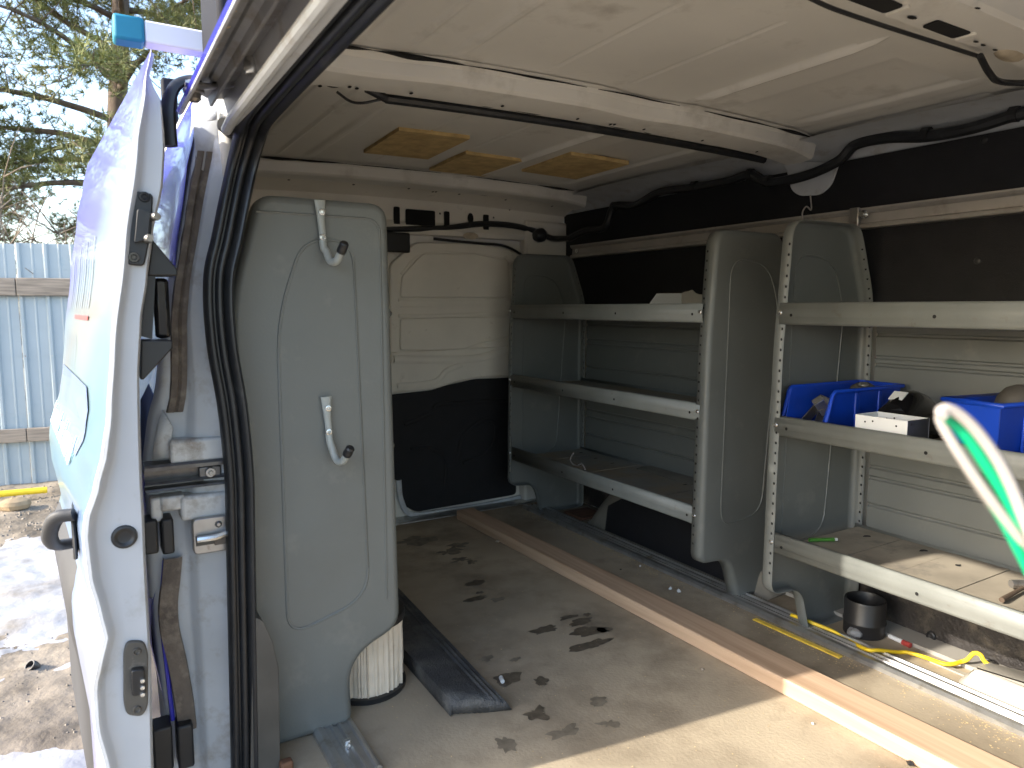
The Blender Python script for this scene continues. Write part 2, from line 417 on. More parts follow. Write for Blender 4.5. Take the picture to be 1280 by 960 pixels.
# pine behind the fence
def tube_tree(mb, pts, r0, r1, n=6):
    m = len(pts); mb.tube(pts, [r0 + (r1 - r0) * i / (m - 1) for i in range(m)], n)
def tuft(mb, c, d, size, rnd, count=14, wid=.0048):
    d = Vector(d).normalized()
    for i in range(count):
        v = Vector((rnd.gauss(0, 1), rnd.gauss(0, 1), rnd.gauss(0, 1))).normalized()
        v = (d * .75 + v).normalized()
        L = size * rnd.uniform(.7, 1.15); s = v.orthogonal().normalized() * wid
        s.rotate(__import__('mathutils').Quaternion(v, rnd.uniform(0, 6.28)))
        b = Vector(c) + v * size * .06
        mb.add([b - s, b + s, b + v * L], [(0, 1, 2)])
def pine(base, height, rnd, label, nb, spread_, trunk_r, lean, needles=True, low=.18, seedlen=1.0):
    t = thing('pine_tree', label, 'tree', base, 'trees beyond the fence')
    b = Vector(base); tr = MB(); lb = MB(); cr = MB()
    pts = [b + Vector((lean[0] * (i / 12) ** 1.5 + .06 * math.sin(i * 1.1), lean[1] * (i / 12) + .05 * math.sin(i * .8 + 1), height * i / 12)) for i in range(13)]
    tube_tree(tr, pts, trunk_r, trunk_r * .25, 10)
    for k in range(nb):
        f = low + (1 - low) * (k + rnd.random()) / nb
        h = f * 12; i = min(int(h), 11); p = pts[i].lerp(pts[i + 1], h - i)
        a = rnd.uniform(0, 2 * math.pi) if k % 3 else (k * 2.399)
        L = spread_ * (1.05 - .75 * f) * rnd.uniform(.65, 1.15)
        rise = rnd.uniform(.05, .55) * (.3 + f)
        path = [p]
        d = Vector((math.cos(a), math.sin(a), rise)); q = p.copy(); n_ = 7
        for s in range(n_):
            d = (d + Vector((rnd.gauss(0, .13), rnd.gauss(0, .13), rnd.gauss(-.06, .09)))).normalized()
            q = q + d * L / n_; path.append(q.copy())
        r0 = trunk_r * .34 * (1.1 - .6 * f)
        tube_tree(lb, path, r0, .008, 5)
        for s in range(2, n_ + 1):
            for w in range(3 if s < n_ else 4):
                sd = (path[s] - path[s - 1]).normalized()
                sd = (sd * .7 + Vector((rnd.gauss(0, .7), rnd.gauss(0, .7), rnd.gauss(.15, .4)))).normalized()
                sl = rnd.uniform(.25, .7) * seedlen; e = path[s] + sd * sl; mid = path[s] + sd * sl * .5 + Vector((0, 0, -.03))
                tube_tree(lb, [path[s], mid, e], .010, .004, 3)
                if needles:
                    for g in range(19):
                        c = mid.lerp(e, rnd.random() * 1.05) + Vector((rnd.gauss(0, .12), rnd.gauss(0, .12), rnd.gauss(0, .09)))
                        tuft(cr, c, sd + Vector((0, 0, .35)), rnd.uniform(.075, .14), rnd)
    tr.build('trunk', 'bark', t, smooth=180); lb.build('limb', 'bark' if needles else 'twig', t, smooth=180)
    if needles: cr.build('crown', 'needle', t, smooth=0)
    return t
pine((.50, 10.6, GROUND), 9.4, random.Random(11), 'tall pine with a straight bark trunk standing close behind the blue fence', 46, 3.3, .17, (.15, .2))
pine((-3.2, 13.5, GROUND), 10.5, random.Random(5), 'bushy pine with long low boughs farther behind the blue fence', 40, 3.6, .17, (-.2, .1), low=.12)
pine((3.6, 15.5, GROUND), 11, random.Random(8), 'pine standing behind the van roof rack', 36, 3.4, .17, (.2, .2), low=.15)
def bare(base, h, rnd, label):
    t = thing('bare_shrub', label, 'shrub', base, 'leafless shrubs beyond the fence'); mb = MB(); b = Vector(base)
    for k in range(16):
        d = Vector((rnd.gauss(0, .45), rnd.gauss(0, .45), 1)).normalized(); p = b + Vector((rnd.gauss(0, .25), rnd.gauss(0, .25), 0)); path = [p]
        for s in range(7):
            d = (d + Vector((rnd.gauss(0, .16), rnd.gauss(0, .16), .02))).normalized(); p = p + d * h / 7; path.append(p)
            if s > 1:
                for w in range(3):
                    e = Vector((rnd.gauss(0, .7), rnd.gauss(0, .7), .4)).normalized() * rnd.uniform(.25, .6)
                    mb.tube([p, p + e * .5 + Vector((0, 0, .03)), p + e], [.008, .006, .003], 3)
        tube_tree(mb, path, .022, .006, 4)
    mb.build('branch', 'twig', t, smooth=180)
for (x, y, h, s) in ((-1.3, 9.4, 2.9, 1), (-.1, 9.0, 2.7, 2), (-2.6, 9.8, 3.1, 3), (1.3, 9.6, 2.8, 4)):
    bare((x, y, GROUND), h, random.Random(s), {1: 'leafless twiggy shrub rising above the fence near the pine trunk', 2: 'leafless twiggy shrub directly below the tall pine trunk', 3: 'tall leafless shrub below the bushy farther pine', 4: 'leafless shrub behind the fence beyond the open van door'}[s])

# things lying by the fence
c = at(20, 619, Z=GROUND + .03)
path = [(c[0] - .9, c[1] + .04, GROUND + .035), (c[0] - .3, c[1] + .02, GROUND + .05), (c[0] + .20, c[1], GROUND + .045)]
yp = MB(); yp.tube(smooth_path(path, 5), .024, 10)
single(yp, 'drain_pipe', 'yellow', (c[0] - .3, c[1], GROUND), 'yellow plastic pipe lying at the foot of the blue fence', 'pipe')
c = at(19, 634, Z=GROUND + .02); mb = MB(); rnd = random.Random(2); rows = []
for i in range(7):
    th = math.pi * i / 6; rows.append([(c[0] + .105 * math.sin(th) * math.cos(2 * math.pi * k / 10) * (1 + .22 * nz(i, k, 1, .9)), c[1] + .07 * math.sin(th) * math.sin(2 * math.pi * k / 10), c[2] + .02 + .055 * math.cos(th) * (1 + .2 * nz(k, i, 4, .8))) for k in range(10)])
mb.grid(rows, True); single(mb, 'rock', 'rock', (c[0], c[1], GROUND), 'tan rock on the gravel in front of the blue fence', 'rock', smooth=30)
c = at(45, 830, Z=GROUND + .02)
mb = MB(); mb.lathe([(.013, .0), (.020, .0), (.024, .02), (.022, .036), (.018, .036), (.015, .014), (.0, .014)], (c[0], c[1], GROUND + .002), 12, axis=(-.5, -.35, .6))
single(mb, 'plastic_cup', 'black_plastic', (c[0], c[1], GROUND), 'small black plastic cup dropped on the mud', 'cup')

# ================================================================== THE VAN
van = thing('cargo_van', 'white cargo van with its side door slid open and colourful printed wrap', 'van', (1.05, .9, GROUND))
def part(mb, name, m, parent=van, label=None, **k):
    o = mb.build(name, m, parent, **k)
    if label: o['label'] = label
    return o
# ---- floor
floor = part(MB().box(.215, WALL, -1.0, REAR + .03, FLOOR - .03, FLOOR), 'floor', 'floor', label='worn grey beige cargo floor with damp footprints')
def blob(mb, c, rx, ry, rnd, z=FLOOR + .0015, n=26, rough=.42):
    ph = rnd.uniform(0, 50)
    pts = []
    for k in range(n):
        a = 2 * math.pi * k / n
        q = 1 + rough * 1.7 * nz(math.cos(a) * 1.5 + ph, math.sin(a) * 1.5, ph) + rough * .8 * nz(math.cos(a) * 4 + ph, math.sin(a) * 4, ph)
        pts.append((c[0] + math.cos(a) * rx * q, c[1] + math.sin(a) * ry * q, z))
    mb.add(pts, [tuple(range(n))])
rnd = random.Random(21)
spots = [((594, 729), 26, 8), ((599, 748), 30, 7), ((622, 750), 22, 6), ((600, 741), 10, 4), ((682, 787), 40, 10), ((727, 778), 30, 8), ((736, 789), 52, 15), ((741, 806), 54, 11), ((712, 772), 26, 5), ((734, 769), 14, 5), ((754, 788), 14, 8),
         ((634, 850), 32, 14), ((677, 852), 20, 10), ((671, 893), 34, 14), ((749, 878), 22, 10), ((645, 825), 18, 5), ((609, 824), 22, 8)]
for i, ((px, py), w, h) in enumerate(spots):
    c = at(px, py, Z=FLOOR); dep = c[0] * math.sin(YAW) + c[1] * math.cos(YAW)
    mb = MB(); blob(mb, c, w * .5 * dep / F_ * 1.0, h * .5 * dep / F_ * 1.9, rnd)
    mb.build('damp_patch', 'wet' if i not in (14, 15, 16, 2) else 'wet_soft', floor, smooth=0)
for (px, py, w, h) in ((520, 676, 50, 18), (560, 690, 40, 12), (572, 682, 24, 9), (590, 703, 16, 6), (705, 915, 40, 12), (630, 930, 24, 18), (760, 905, 24, 9), (575, 700, 26, 7)):
    c = at(px, py, Z=FLOOR); dep = c[0] * math.sin(YAW) + c[1] * math.cos(YAW)
    mb = MB(); blob(mb, c, w * .5 * dep / F_, h * .5 * dep / F_ * 1.9, rnd, z=FLOOR + .0009, rough=.6); mb.build('dirt_mark', 'wet_soft', floor, smooth=0)
# threshold in front of the floor at the doorway
part(MB().box(.165, .2145, -.3, 1.30, FLOOR - .10, FLOOR - .012), 'door_sill', 'paint_dirty', bevel=.006)
# ---- floor tracks
def track(x0, x1, y0, y1, name='floor_track'):
    w = x1 - x0; pr = []
    for u, h in ((0, 0), (0, .010), (.10, .016), (.24, .014), (.27, .009), (.40, .009), (.43, .013), (.47, .013), (.50, .007), (.60, .007), (.63, .013), (.68, .013), (.71, .009), (.84, .009), (.87, .014), (.93, .014), (1, .010), (1, 0)):
        pr.append((x0 + u * w, FLOOR + h + .0005))
    mb = MB(); mb.strip(pr, y0, y1)
    n = len(pr); mb.f.append(tuple(range(n))); mb.f.append(tuple(range(n, 2 * n)))
    return part(mb, name, 'alu', smooth=25)
track(1.555, 1.640, -.6, 2.50)
tl = track(.345, .425, 1.17, 2.42)
c = at(440, 935, Z=FLOOR + .008)
part(MB().lathe([(0, .012), (.006, .012), (.007, .0), (.007, -.004)], (.388, 1.262, FLOOR + .012), 8), 'track_stud', 'bolt', label='blue tinted stud head in the floor track')
mb = MB()
for y in (1.225, 1.30): mb.disc((.385, y, FLOOR + .0065), (0, 0, 1), .008, 10, .014)
part(mb, 'track_slot', 'hole')
# ---- driver side wall
part(MB().box(WALL + .03, WALL + .07, -1.2, REAR + .1, -1.15, .44), 'side_wall', 'cream')
part(MB().box(WALL, WALL + .004, -1.0, 2.60, .012, .405), 'upper_liner', 'black_board', label='black textured liner board on the upper side wall')
part(MB().box(WALL - .018, WALL - .014, -1.0, 2.50, FLOOR + .012, -.60), 'lower_liner', 'black_board_low', label='scuffed black liner board below the shelves')
part(MB().box(1.745, WALL, -1.0, 1.36, FLOOR - .002, FLOOR + .010), 'wall_flange', 'white_plastic')
mb = MB()
for (px, py) in ((1230, 175), (1222, 326), (1077, 357)):
    c = at(px, py, X=WALL); mb.lathe([(0, -.003), (.007, -.002), (.009, 0)], c, 10, axis=(1, 0, 0))
part(mb, 'liner_plug', 'black_plastic')
c = at(1164, 795, X=WALL - .018); part(MB().lathe([(0, -.002), (.007, -.003), (.009, -.006), (.012, -.004), (.013, 0)], c, 14, axis=(1, 0, 0)), 'liner_grommet', 'black_plastic')
# cant rail: white strip between liner and roof
def arch(x): 
    u = (x - 1.05) / .82
    return .455 + .022 * (1 - u * u)
part(MB().strip([(WALL + .035, .36), (WALL + .014, .40), (WALL - .004, .424), (WALL - .035, .438), (WALL - .09, .448), (WALL - .16, .447)], -1.0, REAR, 20,
     bend=lambda y: (.004 * math.sin(y * 9), .003 * math.sin(y * 7))), 'cant_rail', 'paint')
# white tongue of the bow hanging over the liner
pl = [at(px, py, X=WALL - .006) for px, py in ((975, 200), (984, 212), (990, 238), (1000, 245), (1026, 244), (1040, 232), (1050, 204))]
part(MB().prism(rounded([(p[1], p[2], .015) for p in pl], 4), 'x', WALL - .010, WALL - .004), 'bow_tongue', 'paint', bevel=.002)
mb = MB(); a = at(1013, 244, X=WALL - .01); b = at(1014, 262, X=WALL - .02)
mb.tube(smooth_path([a, b, at(1008, 258, X=1.79), at(1003, 266, X=1.79), at(1004, 278, X=1.79)], 5), .0022, 6)
part(mb, 'wire_hook', 'white_wire')
# aluminium load rail
zr = .212
prof = [(WALL - .001, zr), (WALL - .024, zr + .001), (WALL - .026, zr + .004), (WALL - .024, zr + .012), (WALL - .014, zr + .016), (WALL - .012, zr + .040), (WALL - .020, zr + .044), (WALL - .024, zr + .050), (WALL - .024, zr + .055), (WALL - .001, zr + .058)]
part(MB().strip(prof, -1.0, 2.52), 'load_rail', 'alu_rail', smooth=20)
mb = MB(); c = at(1068, 268, X=WALL - .026); mb.box(c[0] - .004, WALL - .02, c[1] - .014, c[1] + .014, zr + .004, zr + .058)
clip = part(mb, 'rail_clip', 'steel', bevel=.003)
c2 = at(1079, 268, X=WALL - .028); part(MB().lathe([(0, -.012), (.007, -.012), (.009, -.003), (.012, 0), (.012, .006)], c2, 12, axis=(1, 0, 0)), 'clip_knob', 'bolt', clip)
c = at(722, 314, X=WALL - .02); part(MB().lathe([(.004, -.006), (.009, -.006), (.009, .0), (.004, .0)], c, 12, axis=(1, 0, 0)), 'rail_end_ring', 'bolt')

# ---- roof: pressed inner skin with long beads
BEADS = [(.36, .006, -.006), (.44, .006, -.006), (.53, .005, .004), (.622, .016, .006), (.83, .004, -.003), (1.03, .004, -.003), (1.232, .009, .009), (1.45, .10, -.006), (1.60, .035, .005), (1.712, .008, .009)]
def roof_z(x, y):
    z = arch(x)
    # beads fade out at each bow
    e = 1.0
    for yb in (.66, 1.33, 2.40):
        d = abs(y - yb); e = min(e, max(0, min(1, (d - .09) / .06)))
    for xb, w, h in BEADS:
        d = abs(x - xb) / w
        if d < 1: z -= 1.35 * h * e * min(1, (1 - d) * 2.2) if h > 0 else h * e * (1 - d * d)
    return z + .0025 * nz(x, y, 0, 2.2)
xs = [.26 + (1.80 - .26) * i / 300 for i in range(301)]
mb = MB(); mb.grid([[(x, y, roof_z(x, y)) for x in xs] for y in [-1.1 + (REAR + 1.15) * j / 90 for j in range(91)]])
roof = part(mb, 'roof_skin', 'roof_in', smooth=180, label='bare painted inner roof skin with pressed beads')
mb = MB(); mb.strip([(.205, .40), (.235, .45), (.285, .487), (.36, .51), (.6, .53), (1.05, .537), (1.5, .53), (1.8, .51), (1.9, .487), (1.95, .45), (1.965, .40), (1.90, .39)], -1.25, REAR + .14, 1)
part(mb, 'roof_shell', 'wrap_blue', smooth=180)
mb = MB(); mb.strip([(WALL + .075, .395), (1.965, .40), (1.985, .1), (2.01, -.2), (2.03, -.5), (2.02, -.8), (1.98, -1.12), (1.86, -1.14)], -1.25, REAR + .14, 1)
part(mb, 'outer_side', 'wrap_blue', smooth=180)
# sound-deadening pads stuck to the roof
for (x0, x1, y0, y1) in ((.735, .945, 1.80, 2.11), (1.025, 1.235, 1.98, 2.275), (1.30, 1.53, 1.815, 2.12)):
    mb = MB(); n = 10
    sk = .012
    g = lambda i, j, dz: (x0 + (x1 - x0) * i / n + sk * j / n, y0 + (y1 - y0) * j / n, arch(x0 + (x1 - x0) * i / n) - .004 - dz)
    mb.grid([[g(i, j, .006) for i in range(n + 1)] for j in range(n + 1)])
    rim = [(i, 0) for i in range(n + 1)] + [(n, j) for j in range(1, n + 1)] + [(i, n) for i in range(n - 1, -1, -1)] + [(0, j) for j in range(n - 1, 0, -1)]
    mb.grid([[g(i, j, .006) for i, j in rim], [g(i, j, -.006) for i, j in rim]], True)
    mb.build('deadening_pad', 'tan_patch', roof, smooth=40)

# ---- roof bows
def bow(yf, yr, zdrop, name, label, wav=0.0, x0=.27, x1=1.755, fl=.022):
    prof = [(yf - .030, -.002), (yf - .014, -.004), (yf - .006, -.012), (yf, -zdrop), (yf + .008, -zdrop - .006), ((yf + yr) / 2, -zdrop - .009), (yr - .008, -zdrop - .008), (yr, -zdrop), (yr + .006, -.014), (yr + .012, -.006), (yr + fl, -.004), (yr + fl, 0)]
    rows = []
    for i in range(81):
        x = x0 + (x1 - x0) * i / 80
        en = max(0, 1 - (min(x - x0, x1 - x) / .18)) ** 2
        wv = wav * (max(0, math.sin((x - .3) * 9.5)) ** 2)
        rows.append([(x, y + (wv if k < 5 else 0), arch(x) + z * (1 + en * .15) - .004 * en) for k, (y, z) in enumerate(prof)])
    mb = MB(); mb.grid(rows)
    return part(mb, name, 'roof_in', smooth=18, label=label)
b1 = bow(1.285, 1.395, .034, 'roof_bow', 'pressed roof bow over the near ends of the shelves', .016)
b2 = bow(2.33, 2.43, .040, 'roof_bow', 'pressed roof bow above the rear doors', .014)
b3 = bow(.575, .672, .036, 'roof_bow', 'wide roof bow with rectangular openings', fl=.150)
def spots_on(bw, pts, r, yr=None, zd=.044):
    mb = MB()
    for (px, py) in pts:
        c = at(px, py, Z=.415); z = arch(c[0]) - zd; c = at(px, py, Z=z - .002)
        mb.disc((c[0], c[1], z - .0015), (0, -.25, -1), r, 8, r * 1.1)
    mb.build('pierced_hole', 'hole', bw, smooth=0)
spots_on(b1, [(400, 108), (437, 109), (446, 111), (514, 117), (628, 133), (722, 149), (763, 156), (768, 156), (805, 162), (878, 176), (946, 190)], .0042)
spots_on(b2, [(361, 225), (442, 231), (511, 236), (541, 240), (545, 240), (574, 243), (632, 250), (690, 258), (736, 267)], .005, zd=.048)
# openings of the front bow
for q in (((1050, -4), (1078, -16), (1130, 7), (1105, 16)), ((1152, 33), (1172, 25), (1215, 41), (1191, 48))):
    P = []
    for px, py in q:
        c = at(px, py, Z=.42); P.append(at(px, py, Z=arch(c[0]) - .0462))
    z = sum(p[2] for p in P) / 4
    MB().prism(rounded([(p[0], p[1], .006) for p in P], 3), 'z', z - .001, z + .001).build('bow_opening', 'hole', b3, smooth=0)
    a, b = Vector(P[2]), Vector(P[3]); d = (b - a) * .55; m_ = (a + b) / 2 + Vector((.006, -.002, 0)); sd = d.cross(Vector((0, 0, 1))).normalized() * .004
    MB().obox((m_.x, m_.y, z), (d.x, d.y, 0), sd, (0, 0, .003)).build('opening_lip', 'cream', b3, bevel=.002)
for (px, py, r) in ((1140, 22, .005), (1220, 52, .003), (1229, 56, .003), (1244, 62, .003), (1222, 10, .003)):
    c = at(px, py, Z=.42); c = at(px, py, Z=arch(c[0]) - .046)
    MB().disc((c[0], c[1], arch(c[0]) - .0462), (0, 0, -1), r * 2.2, 8, r).build('slot', 'hole', b3, smooth=0)
# gap shadow strips: dark tubes standing in for shade between bow and skin
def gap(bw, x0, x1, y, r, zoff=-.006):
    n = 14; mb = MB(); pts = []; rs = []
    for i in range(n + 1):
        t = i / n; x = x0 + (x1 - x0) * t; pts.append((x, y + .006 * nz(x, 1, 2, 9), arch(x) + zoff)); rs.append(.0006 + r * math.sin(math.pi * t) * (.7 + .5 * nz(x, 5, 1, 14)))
    mb.tube(pts, rs, 6); mb.build('gap_shade', 'hole', bw, smooth=60)
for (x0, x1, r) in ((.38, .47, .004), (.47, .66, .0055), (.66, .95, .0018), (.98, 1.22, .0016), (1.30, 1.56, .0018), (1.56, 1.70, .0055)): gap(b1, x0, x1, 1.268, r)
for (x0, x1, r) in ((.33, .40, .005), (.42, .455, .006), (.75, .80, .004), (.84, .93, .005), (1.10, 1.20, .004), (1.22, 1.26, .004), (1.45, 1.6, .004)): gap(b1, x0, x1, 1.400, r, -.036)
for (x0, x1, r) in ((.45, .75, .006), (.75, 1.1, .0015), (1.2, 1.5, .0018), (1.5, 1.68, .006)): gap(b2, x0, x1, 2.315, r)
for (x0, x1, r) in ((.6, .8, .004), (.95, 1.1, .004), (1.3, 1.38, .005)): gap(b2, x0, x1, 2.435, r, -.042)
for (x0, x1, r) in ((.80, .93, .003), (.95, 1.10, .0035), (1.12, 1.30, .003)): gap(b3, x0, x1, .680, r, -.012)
# dabs of sealer and bare primer on the front bow
rnd = random.Random(4)
for (px, py, s) in ((1122, 43, .016), (1012, 8, .014), (1262, 72, .03)):
    c = at(px, py, Z=.425); mb = MB(); rows = []
    for i in range(5):
        th = math.pi * i / 4; rows.append([(c[0] + s * 1.3 * math.sin(th) * math.cos(k * .628) * (1 + .3 * nz(k, i, px, .8)), c[1] + s * .6 * math.sin(th) * math.sin(k * .628), arch(c[0]) - (.016 if px < 1200 else .044) + .008 * math.cos(th)) for k in range(10)])
    mb.grid(rows, True); mb.build('sealer_dab', 'primer' if px > 1200 else 'white_box', b3, smooth=60)
# black padded rod clipped behind the near bow
pth = [(x, 1.408 - .008 * math.sin((x - .5) * 2), arch(x) - .047 - .010 * math.sin((x - .54) / 1.12 * math.pi) * .3) for x in [.548 + 1.13 * i / 16 for i in range(17)]]
mb = MB(); mb.tube(pth, .0105, 8, flat=.8); rod = part(mb, 'padded_rod', 'rubber', label='black padded rod running along the near roof bow')
part(MB().tube(smooth_path([pth[0], (pth[0][0] - .02, 1.40, pth[0][2] + .004), (pth[0][0] - .045, 1.395, pth[0][2] + .010)], 3), .009, 8), 'rod_end', 'black_plastic', rod)
part(MB().tube(smooth_path([(.44, 1.385, arch(.44) - .052), (.47, 1.40, arch(.47) - .062), (.50, 1.41, arch(.5) - .06), (.545, 1.408, pth[0][2])], 5), .0028, 6), 'thin_cable', 'black_plastic')

# ---- wiring loom along the cant rail and rear header
loom = [at(1300, 138, X=1.778), at(1268, 144, X=1.778), at(1215, 160, X=1.778), at(1160, 170, X=1.778), at(1110, 172, X=1.778), at(1070, 181, X=1.778), at(1050, 200, X=1.778), at(1020, 215, X=1.778), at(990, 224, X=1.778), at(960, 228, X=1.778),
        at(938, 218, X=1.778), at(912, 226, X=1.778), at(868, 234, X=1.778), at(825, 240, X=1.778), at(795, 256, X=1.778), at(768, 258, X=1.778), at(756, 284, X=1.778), at(733, 288, X=1.775), at(712, 298, X=1.77)]
mb = MB(); mb.tube(smooth_path(loom, 6), .0145, 8); lm = part(mb, 'wiring_loom', 'rubber', label='black taped wiring loom along the roof edge')
c = loom[-1]
mb = MB(); mb.tube(smooth_path([c, at(690, 298, Y=2.57), at(672, 290, Y=2.585), at(640, 282, Y=2.60), at(600, 280, Y=2.60), at(560, 285, Y=2.60), at(520, 286, Y=2.60), at(480, 286, Y=2.60)], 6), .0125, 8); part(mb, 'wiring_loom', 'rubber')
c = at(675, 294, Y=2.57); mb = MB(); mb.lathe([(0, -.03), (.02, -.028), (.03, -.01), (.03, .012), (.016, .03), (0, .032)], c, 12, axis=(1, .1, .2)); part(mb, 'loom_grommet', 'rubber')
for px, py in ((1158, 168), (960, 226), (868, 233), (938, 218), (768, 258), (1268, 143)):
    c = at(px, py, X=1.778); mb = MB(); mb.lathe([(.008, -.010), (.0175, -.009), (.0175, .009), (.008, .010)], c, 10, axis=(0, 1, .1)); mb.build('tape_band', 'black_plastic', lm)
c1 = at(1228, 72, Z=.41); mb = MB(); mb.tube(smooth_path([at(1225, 70, Z=.412), at(1236, 90, Z=.40), at(1250, 102, Z=.40), at(1290, 104, Z=.40)], 5), .0055, 8); part(mb, 'front_loom', 'rubber')
for a_, b_, in (((930, 8), (1035, 14)),): pass
mb = MB(); mb.tube(smooth_path([at(990, -14, Z=.43), at(1030, 6, Z=.425), at(1062, 18, Z=.425), at(1110, 34, Z=.425), at(1160, 50, Z=.425), at(1222, 70, Z=.42)], 5), .0035, 6); part(mb, 'front_cable', 'black_plastic')

# ---- rear header and rear doors
hd = MB(); hd.strip([(.2, 0), (.5, 0)], 0, 1)
mb = MB(); rows = []
for i in range(41):
    x = .22 + (WALL - .22) * i / 40
    rows.append([(x, 2.44, arch(x) - .012), (x, 2.50, arch(x) - .03), (x, 2.565, arch(x) - .045), (x, 2.60, arch(x) - .06), (x, 2.606, .335), (x, 2.598, .325), (x, 2.59, .305), (x, 2.60, .288), (x, 2.63, .284)])
mb.grid(rows); header = part(mb, 'rear_header', 'cream', smooth=30, label='pressed header above the rear doors with dark access holes')
for (x0, x1, y0, y1) in ((492, 500, 258, 284), (507, 544, 261, 284), (555, 562, 264, 284), (604, 611, 268, 288)):
    a = at(x0, y0, Y=2.597); b = at(x1, y1, Y=2.597)
    MB().prism(rounded([(a[0], a[2], .006), (b[0], a[2], .006), (b[0], b[2], .006), (a[0], b[2], .006)], 3), 'y', 2.596, 2.599).build('access_hole', 'hole', header, smooth=0)
c = at(588, 273, Y=2.598); MB().disc((c[0], 2.597, c[2]), (0, -1, 0), .014, 12, .022).build('access_hole', 'hole', header, smooth=0)
mb = MB()
for (px, py) in ((550, 267), (617, 272), (637, 262)): c = at(px, py, Y=2.597); mb.disc((c[0], 2.597, c[2]), (0, -1, 0), .004, 8)
mb.build('pierced_hole', 'hole', header, smooth=0)
a = at(588, 295, Y=2.585); mb = MB(); blob_pts = [(a[0] + .035 * math.cos(k * .5236) * (1 + .2 * nz(k, 2, 5)), 2.586 - .004, a[2] + .014 * math.sin(k * .5236)) for k in range(12)]
mb.add(blob_pts, [tuple(range(12))]); mb.build('primer_patch', 'primer', header, smooth=0)
# door shells
def rear_door(x0, x1, hinge, label):
    d = part(MB().box(x0, x1, REAR, REAR + .05, FLOOR - .12, .285), 'rear_door', 'cream', label=label)
    return d
rd = rear_door(.985, 1.74, 1, 'rear door with pale pressed upper panel and black lower trim')
rear_door(.28, .975, -1, 'second rear door beside the grey shelf end')
part(MB().box(1.62, WALL + .03, 2.585, REAR - .001, FLOOR, .37), 'rear_pillar', 'cream', bevel=.012)
part(MB().box(.20, .34, 2.585, REAR - .001, FLOOR, .37), 'rear_pillar', 'cream', bevel=.012)
def dr(px, py): p = at(px, py, Y=2.628); return (p[0], p[2])
up = [(*dr(487, 330), .02), (*dr(519, 303), .02), (*dr(590, 304), .04), (*dr(640, 313), .03), (*dr(645, 440), .03), (*dr(600, 447), .05), (*dr(487, 448), .02)]
inner = MB().prism(rounded(up, 5), 'y', 2.618, REAR).build('inner_panel', 'cream', rd, bevel=.005, seg=2)
lo = [(*dr(487, 440), 0), (*dr(645, 432), 0), (*dr(646, 469), .02), (*dr(592, 472), .03), (*dr(562, 479), .03), (*dr(540, 486), .02), (*dr(487, 491), 0)]
MB().prism(rounded(lo, 5), 'y', 2.612, REAR - .001).build('waist_panel', 'cream', rd, bevel=.007, seg=3)
for q in (((500, 345), (526, 317), (590, 317), (632, 325), (636, 372), (498, 372)), ((498, 398), (635, 395), (634, 420), (596, 430), (578, 436), (498, 438))):
    MB().prism(rounded([(*dr(*p), .012) for p in q], 3), 'y', 2.609, 2.619).build('raised_field', 'cream', rd, bevel=.004, seg=1)
mb = MB()
def bead(mb, pts, r, flat=.6, y=2.617, n=6): mb.tube(smooth_path([(dr(*p)[0], y, dr(*p)[1]) for p in pts], 5), r, n, flat=flat, up=(0, 1, 0))
bead(mb, [(497, 375), (560, 374), (634, 375)], .007, .9); bead(mb, [(497, 395), (560, 394), (634, 391)], .008, .9); bead(mb, [(499, 384), (636, 382)], .003)
bead(mb, [(494, 441), (540, 440), (580, 437), (592, 431), (630, 425), (637, 412), (638, 340), (630, 321)], .006, .9)
bead(mb, [(500, 343), (528, 318), (590, 318), (628, 324)], .006, .9)
mb.build('panel_bead', 'cream', inner, smooth=60)
mb = MB(); bead(mb, [(490, 449), (540, 449), (590, 448), (620, 440), (643, 432)], .018, flat=.9, y=2.612)
bead(mb, [(494, 482), (540, 477), (556, 463), (575, 455)], .012, flat=.9, y=2.612); mb.build('waist_bead', 'cream', rd, smooth=60)
tr = [(*dr(485, 494), 0), (*dr(540, 488), .02), (*dr(562, 481), .02), (*dr(594, 474), .02), (*dr(644, 472), .02), (*dr(645, 618), .02), (*dr(520, 640), .02), (*dr(505, 632), .02), (*dr(498, 600), .02), (*dr(485, 598), 0)]
trim = MB().prism(rounded(tr, 4), 'y', 2.624, REAR).build('lower_trim', 'black_board', rd, bevel=.003)
mb = MB(); bead(mb, [(572, 570), (578, 545), (600, 527), (618, 530), (616, 555), (600, 570), (578, 578)], .009, .9, y=2.623); bead(mb, [(505, 530), (540, 515), (552, 505), (642, 500)], .010, .9, y=2.623); bead(mb, [(512, 560), (540, 560), (556, 575), (556, 610)], .008, .9, y=2.623); mb.build('trim_bead', 'black_board', trim, smooth=60)
mb = MB(); bead(mb, [(498, 600), (501, 625), (515, 643), (560, 638), (600, 632), (640, 624), (655, 618), (660, 600), (661, 560)], .012, flat=.7, y=2.626); mb.build('door_flange', 'paint', rd, smooth=60)
mb = MB(); bead(mb, [(540, 299), (590, 304), (625, 307), (645, 316), (662, 330)], .006, y=2.612); part(mb, 'rear_door_seal', 'rubber')
c = at(495, 306, Y=2.60); part(MB().box(c[0] - .09, c[0] + .05, 2.575, 2.60, c[2] - .03, c[2] + .045), 'lock_bracket', 'black_plastic', bevel=.006)
c = at(639, 456, Y=2.607); mb = MB(); mb.box(c[0] - .012, c[0] + .012, 2.600, 2.611, c[2] - .02, c[2] + .018); st = mb.build('striker_label', 'black_plastic', rd); MB().box(c[0] - .008, c[0] + .008, 2.598, 2.5995, c[2] - .008, c[2] + .006).build('amber_patch', 'amber', st)
part(MB().box(.2, 1.9, 2.555, REAR + .01, FLOOR - .004, FLOOR + .006), 'rear_sill', 'alu', bevel=.003)

